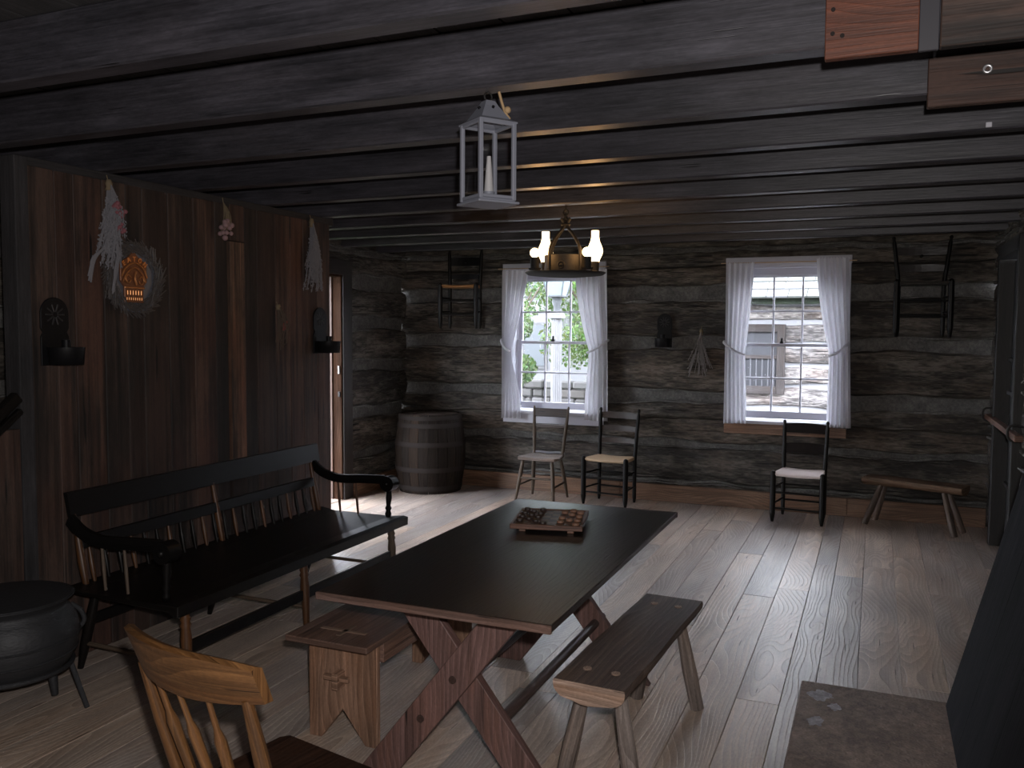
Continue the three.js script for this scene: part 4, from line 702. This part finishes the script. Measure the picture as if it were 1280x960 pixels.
{
  const a = thing('dried_herb_bundle', 'large grey dried herb bundle with pink flowers hung over the round plaque', 'dried herbs', [XP + 0.045, 2.42, -3.235], TP);
  herbBundle(a, 0.48, 0.075, 60, 0.0055, M.herb, 5, { drift: -0.035 });
  { const q = rng(8), f = []; for (let i = 0; i < 26; i++) f.push(place(new THREE.IcosahedronGeometry(0.008 + 0.007 * q(), 0), 0.01 + (q() - 0.4) * 0.06, -0.14 - 0.16 * q(), 0.06 + 0.02 * q())); part('pink_flowers', f, M.pink, a, 'pink dried flowers'); }
  { const q = rng(12), tails = []; for (let i = 0; i < 8; i++) { const e = q(); tails.push(tube([[-0.02, -0.26, 0.04], [-0.05 - 0.02 * q(), -0.36, 0.05], [-0.11 - 0.03 * q(), -0.43, 0.045], [-0.135 - 0.02 * q(), -0.50 - 0.05 * e, 0.04]], 0.005, 12, 5)); tails.push(tube([[0.01, -0.28, 0.04], [0.012 + 0.02 * q(), -0.4, 0.05], [0.0 + 0.03 * q(), -0.48, 0.045], [-0.012 + 0.02 * q(), -0.56 - 0.04 * e, 0.04]], 0.0045, 12, 5)); } part('trailing_sprigs', tails, M.herb, a); }
  const b = thing('dried_rose_bunch', 'small bunch of faded pink dried roses hung head down on the partition', 'dried flowers', onPart(2.435, -4.115), TP);
  { const q = rng(15), st = [], f = []; for (let i = 0; i < 16; i++) { const x = (q() - 0.5) * 0.11, y = -0.14 - 0.11 * q(), z = 0.02 + 0.04 * q(); st.push(tube([[0, -0.03, 0.012], [x * 0.4, y * 0.6, z], [x, y, z]], 0.0022, 8, 4)); f.push(place(new THREE.IcosahedronGeometry(0.013 + 0.005 * q(), 1), x, y, z)); } part('stems', st, M.straw, b); part('rose_heads', f, M.pinkPale, b, 'faded pink rose heads'); part('string', rod([0, -0.04, 0.012], [0, 0, 0.004], 0.0025, 6), M.straw, b); }
  const c = thing('dried_herb_bundle', 'grey dried herb bundle hung at the end of the partition', 'dried herbs', onPart(2.44, -4.975), TP);
  herbBundle(c, 0.53, 0.085, 56, 0.0055, M.herb, 25, { drift: -0.02, taper: 0 });
  const d = thing('dried_berry_sprig', 'small brown dried sprig with red berries low on the partition', 'dried flowers', onPart(1.83, -4.605), TP);
  herbBundle(d, 0.33, 0.045, 14, 0.005, M.herbBrown, 35, { bits: 8 });
  { const q = rng(18), f = []; for (let i = 0; i < 12; i++) f.push(place(new THREE.IcosahedronGeometry(0.009, 1), 0.025 + (q() - 0.5) * 0.035, -0.115 - 0.07 * q(), 0.045 + 0.015 * q())); part('berries', f, M.redBerry, d, 'red berries'); }
  const e = thing('dried_herb_bundle', 'pale dried herb bundle hung on the log wall beside the cabin window', 'dried herbs', [-1.53, 1.70, ZB + 0.012], 0);
  herbBundle(e, 0.50, 0.12, 34, 0.006, plain([0.19, 0.175, 0.17], 0.95), 45, { bits: 4 });
}
// tin candle sconces
function sconce(o) {
  const s = new THREE.Shape(); s.moveTo(-0.075, 0); s.lineTo(0.075, 0); s.lineTo(0.075, 0.135); s.lineTo(0.062, 0.155); s.lineTo(0.075, 0.175); s.lineTo(0.075, 0.245); s.absarc(0, 0.245, 0.075, 0, Math.PI, false); s.lineTo(-0.075, 0.175); s.lineTo(-0.062, 0.155); s.lineTo(-0.075, 0.135); s.lineTo(-0.075, 0);
  const g = new THREE.ExtrudeGeometry(s, { depth: 0.006, bevelEnabled: true, bevelSize: 0.002, bevelThickness: 0.002, bevelSegments: 1, curveSegments: 12 }); part('back_plate', place(grain(g, 1), 0, 0, 0.004), M.tin, o);
  const r = []; for (let i = 0; i < 10; i++) { const a = i / 10 * Math.PI * 2; r.push(bar([Math.cos(a) * 0.012, 0.24 + Math.sin(a) * 0.012, 0.013], [Math.cos(a) * 0.052, 0.24 + Math.sin(a) * 0.052, 0.012], 0.008, 0.005)); } part('punched_star', r, plain([0.016, 0.016, 0.017], 0.5), o);
  part('drip_cup', lathe([[0.0005, 0.002], [0.075, 0.002], [0.082, 0.085], [0.078, 0.085], [0.07, 0.008], [0.0005, 0.008]], 24), M.tin, o).position.set(0, 0, 0.082);
  part('candle_socket', place(new THREE.CylinderGeometry(0.02, 0.02, 0.11, 14), 0, 0.065, 0.082), M.tin, o);
}
{
  const a = thing('candle_sconce', 'black tin candle sconce with punched star on the partition below the corner post end', 'sconce', onPart(1.475, -2.945), TP); sconce(a);
  const b = copy(a, onPart(1.485, -5.08), TP, 'black tin candle sconce at the doorway end of the partition'); b.scale.setScalar(1);
  const c = copy(a, [-1.885, 1.50, ZB + 0.012], 0, 'black tin candle sconce on the log wall between the windows'); c.scale.set(0.95, 1.0, 1);
}
// round plaque with a copper emblem inside a dark wreath
const font = await new FontLoader().loadAsync('fonts/droid/droid_sans_bold.typeface.json');
{
  const o = thing('round_plaque', 'round dark wreath framing a shiny tray with a raised copper emblem', 'plaque', onPart(1.915, -3.425), TP);
  part('tray', place(lathe([[0.0005, 0.0], [0.165, 0.0], [0.18, 0.012], [0.176, 0.014], [0.16, 0.006], [0.0005, 0.006]], 48), 0, 0, 0.008, Math.PI / 2), plain([0.12, 0.13, 0.16], 0.45, 0.3), o, 'dull silver tray');
  const q = rng(66), tw = [];
  for (let i = 0; i < 620; i++) { const a = q() * Math.PI * 2, r0 = 0.125 + 0.06 * q(), b = a + 0.2 + 0.3 * q(), r1 = 0.13 + 0.085 * q(), z = 0.010 + 0.02 * q(); tw.push(bar([Math.cos(a) * r0, Math.sin(a) * r0, z], [Math.cos(b) * r1, Math.sin(b) * r1, z + (q() - 0.5) * 0.02], 0.005, 0.004, 0.001)); }
  part('wreath', tw, M.darkWreath, o, 'dark twig wreath');
  const s = new THREE.Shape([[-0.085, -0.02], [-0.085, 0.07], [-0.03, 0.105], [0, 0.135], [0.03, 0.105], [0.085, 0.07], [0.085, -0.02], [0.06, -0.05], [0.06, -0.13], [-0.06, -0.13], [-0.06, -0.05]].map(([x, y]) => new THREE.Vector2(x, y)));
  const em = part('emblem', grain(new THREE.ExtrudeGeometry(s, { depth: 0.008, bevelEnabled: true, bevelSize: 0.003, bevelThickness: 0.003, bevelSegments: 1 }), 0), plain([0.17, 0.07, 0.035], 0.5, 0.4), o, 'copper emblem'); em.position.set(-0.012, 0.005, 0.016);
  const rel = [tube([[-0.085, 0.0, 0.014], [-0.06, 0.045, 0.016], [0, 0.075, 0.016], [0.06, 0.045, 0.016], [0.085, 0.0, 0.014]], 0.005, 24, 6), tube([[-0.075, -0.025, 0.014], [-0.05, 0.02, 0.016], [0, 0.05, 0.016], [0.05, 0.02, 0.016], [0.075, -0.025, 0.014]], 0.004, 24, 6), tube([[0.01, 0.03, 0.014], [0.0, -0.01, 0.018], [0.012, -0.04, 0.016]], 0.006, 12, 6), tube([[-0.02, -0.005, 0.014], [-0.045, 0.01, 0.016], [-0.06, -0.015, 0.016], [-0.04, -0.03, 0.016], [-0.025, -0.015, 0.014]], 0.004, 16, 6), tube([[0.03, -0.005, 0.014], [0.05, 0.005, 0.016], [0.06, -0.02, 0.016], [0.042, -0.035, 0.016], [0.028, -0.02, 0.014]], 0.004, 16, 6), bar([-0.065, -0.055, 0.013], [0.07, -0.055, 0.013], 0.008, 0.008)];
  for (let i = 0; i < 6; i++) rel.push(bar([-0.045 + i * 0.018, -0.068, 0.012], [-0.045 + i * 0.018, -0.095, 0.012], 0.006, 0.006)); for (let i = 0; i < 8; i++) rel.push(bar([-0.05 + i * 0.014, -0.105, 0.012], [-0.05 + i * 0.014, -0.122, 0.012], 0.004, 0.004));
  for (const r of rel) r.deleteAttribute('uv');
  part('relief', merge(rel), M.copper, em);
  'EATON'.split('').forEach((ch, i) => { const t = new TextGeometry(ch, { font, size: 0.026, depth: 0.005, curveSegments: 4 }); t.computeBoundingBox(); const b = t.boundingBox; t.translate(-(b.max.x + b.min.x) / 2, 0, 0); const a = (2 - i) * 0.33; t.rotateZ(a); t.translate(-Math.sin(a) * 0.1, 0.082 - 0.10 * (1 - Math.cos(a)) * 1.1, 0.012); part('letter', t, M.copper, em); });
}

// ---------------------------------------------------------------- outdoors
{
  const gr = struct('ground', 'grass and gravel outside the house', 'ground');
  const gm = new THREE.MeshPhysicalMaterial({ map: mortarTex.clone(), roughness: 1 }); gm.map.repeat.set(1.5, 1.5); gm.color.setRGB(0.05, 0.085, 0.03);
  part('lawn', place(grain(new THREE.BoxGeometry(60, 0.1, 60), 0), 0, -0.35, -20), gm, gr);
  const pm = new THREE.MeshPhysicalMaterial({ map: gm.map, roughness: 1 }); pm.color.setRGB(0.10, 0.095, 0.09);
  part('path', place(grain(new THREE.BoxGeometry(12, 0.04, 3.6), 0), -2, -0.29, -10.6), pm, gr);
}
{
  // neighbouring log cabin
  const c = thing('log_cabin', 'weathered pale log cabin with shingle roof outside the window', 'building', [-0.3, -0.3, -12.6]);
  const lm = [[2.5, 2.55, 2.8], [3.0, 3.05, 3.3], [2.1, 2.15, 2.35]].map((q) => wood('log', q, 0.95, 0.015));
  const ch = plain([0.34, 0.34, 0.36], 0.95);
  const x0 = -2.6, x1 = 3.2, H = 2.45; let y = 0, i = 0;
  part('wall_core', place(new THREE.BoxGeometry(x1 - x0, H, 3.5), (x0 + x1) / 2, H / 2, -1.80), ch, c, 'pale chinking between the logs');
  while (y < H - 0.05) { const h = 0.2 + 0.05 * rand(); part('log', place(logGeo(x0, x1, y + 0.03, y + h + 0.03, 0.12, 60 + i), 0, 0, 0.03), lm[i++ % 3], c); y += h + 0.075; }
  const w = part('window_frame', [place(cbox(0.11, 0.98, 0.08, 0.004, 1), -0.92, 1.57, 0.07), place(cbox(0.11, 0.98, 0.08, 0.004, 1), -1.50, 1.57, 0.07), place(cbox(0.47, 0.11, 0.08, 0.004, 0), -1.21, 2.005, 0.07), place(cbox(0.47, 0.11, 0.08, 0.004, 0), -1.21, 1.135, 0.07)], wood('fine', [0.075, 0.066, 0.068], 0.8), c, 'grey weathered window frame');
  part('pane', place(new THREE.BoxGeometry(0.5, 0.9, 0.02), -1.21, 1.57, 0.05), plain([0.035, 0.036, 0.042], 0.6), w);
  for (let k = 0; k < 6; k++) part('window_bar', rod([-1.41 + k * 0.08, 1.15, 0.08], [-1.41 + k * 0.08, 1.58, 0.08], 0.009), plain([0.09, 0.09, 0.10], 0.6), w);
  part('sash_rail', place(cbox(0.5, 0.05, 0.03, 0.003), -1.21, 1.60, 0.075), wood('fine', [0.09, 0.08, 0.082], 0.8), w);
  const rf = part('roof', place(new THREE.BoxGeometry(x1 - x0 + 0.7, 0.06, 3.0), (x0 + x1) / 2, 3.02, -1.1, 0.42), M.sub, c);
  const sh = [plain([0.085, 0.087, 0.088], 0.95), plain([0.105, 0.107, 0.11], 0.95), plain([0.07, 0.075, 0.068], 0.95)];
  const rr2 = rng(91);
  for (let r = 0; r < 9; r++) { let x = x0 - 0.3 - 0.1 * rr2(); while (x < x1 + 0.3) { const wd = 0.16 + 0.12 * rr2(); part('shingle', place(box(wd - 0.008, 0.025, 0.42), x + wd / 2, 2.46 + r * 0.118 + 0.03, 0.42 - r * 0.27 + 0.02 * rr2(), 0.36), sh[Math.floor(rr2() * 3)], rf); x += wd; } }
  part('eave_board', place(cbox(x1 - x0 + 0.6, 0.1, 0.04, 0.004), (x0 + x1) / 2, 2.38, 0.45), wood('fine', [0.035, 0.055, 0.035], 0.9), c, 'mossy green eave board');
}
{
  const p = thing('lamp_post', 'white fluted lamp post with a pale blue glass lantern head outside', 'lamp post', [-4.18, -0.3, -11.5]);
  const wm = plain([0.16, 0.16, 0.165], 0.8), dk = plain([0.06, 0.065, 0.07], 0.6);
  const sh = []; for (let i = 0; i < 16; i++) { const a = i / 16 * Math.PI * 2; sh.push(rod([Math.cos(a) * 0.068, 0.25, Math.sin(a) * 0.068], [Math.cos(a) * 0.06, 2.12, Math.sin(a) * 0.06], 0.015, 6)); }
  part('shaft', [...sh, place(new THREE.CylinderGeometry(0.062, 0.072, 1.9, 16).toNonIndexed(), 0, 1.18, 0)], wm, p);
  part('plinth', [place(cbox(0.3, 0.25, 0.3, 0.01), 0, 0.125, 0), place(cbox(0.22, 0.06, 0.22, 0.01), 0, 0.27, 0)], wm, p);
  part('capital', [place(cbox(0.2, 0.05, 0.2, 0.006), 0, 2.15, 0), place(cbox(0.16, 0.04, 0.16, 0.006), 0, 2.2, 0)], wm, p);
  part('neck', lathe([[0.05, 2.22], [0.05, 2.3], [0.075, 2.36], [0.06, 2.40], [0.11, 2.44]], 16), dk, p);
  const hd = part('lantern_frame', [0, 1, 2, 3].map((k) => { const a = Math.PI / 4 + k * Math.PI / 2, c = Math.cos(a), s = Math.sin(a); return bar([c * 0.15, 2.44, s * 0.15], [c * 0.27, 2.86, s * 0.27], 0.02, 0.02); }), dk, p);
  part('lantern_base', place(cbox(0.23, 0.025, 0.23, 0.004), 0, 2.44, 0), dk, hd);
  part('lantern_roof', lathe([[0.29, 2.86], [0.28, 2.89], [0.12, 3.02], [0.05, 3.08], [0.0005, 3.12]], 4), dk, hd);
  for (let k = 0; k < 4; k++) { const a = k * Math.PI / 2; const g = hull([[-0.105, 2.45, 0.106], [0.105, 2.45, 0.106], [-0.19, 2.85, 0.19], [0.19, 2.85, 0.19], [-0.105, 2.45, 0.102], [0.105, 2.45, 0.102], [-0.19, 2.85, 0.186], [0.19, 2.85, 0.186]]); g.rotateY(a); part('lantern_pane', g, plain([0.20, 0.30, 0.33], 0.8, 0, { transmission: 0.25, thickness: 0 }), hd); }
  // stone wall behind
  const w = thing('stone_wall', 'low dry stone wall beyond the lamp post', 'wall', [-6.2, -0.3, -15.5]);
  const sm = [[0.12, 0.115, 0.115], [0.09, 0.086, 0.084], [0.15, 0.145, 0.145], [0.11, 0.10, 0.095]].map((q) => plain(q, 0.95)), q = rng(99);
  part('core', place(new THREE.BoxGeometry(6.4, 0.95, 0.4), 0, 0.475, -0.22), sm[0], w);
  for (let r = 0; r < 6; r++) { let x = -3.2; while (x < 3.2) { const wd = 0.12 + 0.3 * q(), h = 0.15 + 0.03 * q(); part('stone', place(cbox(wd - 0.012, h - 0.008, 0.2 + 0.07 * q(), 0.03), x + wd / 2, 0.09 + r * 0.167, 0.0 + 0.03 * q()), sm[Math.floor(q() * 4)], w); x += wd; } }
  const b = thing('white_house', 'white plastered house behind the stone wall', 'building', [-8.5, -0.3, -19]);
  part('house_wall', place(new THREE.BoxGeometry(3.4, 4.4, 4), 0, 2.2, -2), plain([0.17, 0.17, 0.18], 0.9), b);
  for (const [x, y] of [[1.05, 1.6], [1.05, 3.3], [-0.4, 1.6]]) { const f = part('house_window', place(cbox(0.62, 1.1, 0.06, 0.005), x, y, 0.02), plain([0.10, 0.10, 0.105], 0.8), b); part('pane', place(cbox(0.5, 0.96, 0.02, 0.003), x, y, 0.05), plain([0.06, 0.07, 0.08], 0.3), f); }
  part('roof', hull([[-1.9, 4.35, 0.2], [1.9, 4.35, 0.2], [-1.9, 4.35, -4.2], [1.9, 4.35, -4.2], [-1.9, 5.6, -2], [1.9, 5.6, -2]]), plain([0.18, 0.17, 0.17], 0.9), b);
}
function tree(label, x, z, h, R, seed, col) {
  const o = thing('leafy_tree', label, 'tree', [x, -0.3, z]), q = rng(seed);
  const bark = plain([0.09, 0.07, 0.055], 0.95);
  part('trunk', turned([0, 0, 0], [0.1, h * 0.75, 0], [[0, 0.14], [0.3, 0.1], [1, 0.03]], 9), bark, o);
  for (let i = 0; i < 7; i++) { const a = q() * 6.28, y = h * (0.3 + 0.4 * q()); part('branch', turned([0.03, y, 0], [Math.cos(a) * R * 0.7, y + h * 0.25, Math.sin(a) * R * 0.7], [[0, 0.035], [1, 0.01]], 6), bark, o); }
  const N = 15000, lg = new THREE.CircleGeometry(0.034, 6); lg.scale(1, 0.6, 1); const mt = plain(col, 0.9, 0, { transmission: 0.35, thickness: 0, side: THREE.DoubleSide });
  const im = shade(new THREE.InstancedMesh(lg, mt, N)), m4 = new THREE.Matrix4(), e = new THREE.Euler(), qt = new THREE.Quaternion(), c = new THREE.Color();
  const cl = Array.from({ length: 16 }, () => { const a = q() * 6.28, r = R * Math.sqrt(q()) * 0.85; return [Math.cos(a) * r, h * (0.28 + 0.68 * q()), Math.sin(a) * r, R * (0.25 + 0.25 * q())]; });
  for (let i = 0; i < N; i++) { const k = cl[Math.floor(q() * 16)]; const u = q() * 2 - 1, a = q() * 6.28, r = k[3] * Math.cbrt(q()), s = Math.sqrt(1 - u * u); e.set(q() * 6, q() * 6, q() * 6); qt.setFromEuler(e); m4.compose(V(k[0] + r * s * Math.cos(a), k[1] + r * u * 0.8, k[2] + r * s * Math.sin(a)), qt, V(1, 1, 1).multiplyScalar((0.7 + 0.7 * q()) * Math.max(1, R * 0.75))); im.setMatrixAt(i, m4); c.setRGB(0.75 + 0.5 * q(), 0.8 + 0.4 * q(), 0.6 + 0.5 * q()); im.setColorAt(i, c); }
  im.name = 'foliage'; im.userData.kind = 'stuff'; o.add(im);
}
tree('leafy green tree just left of the lamp post shaft outside', -5.9, -13.4, 4.2, 1.0, 201, [0.07, 0.125, 0.035]);
tree('leafy green tree behind the lamp post lantern outside', -5.2, -16.5, 5.0, 1.5, 202, [0.085, 0.14, 0.045]);
tree('pale green tree between lamp post and curtain outside', -4.0, -14.2, 3.9, 0.9, 203, [0.10, 0.165, 0.05]);
tree('broad shady tree filling the view behind the white house outside', -9.0, -27.5, 7.5, 3.2, 204, [0.085, 0.13, 0.05]);
tree('tall tree standing behind the stone wall outside', -4.6, -21, 6.5, 2.6, 205, [0.09, 0.14, 0.05]);

scene.updateMatrixWorld(true);
renderer.render(scene, camera);
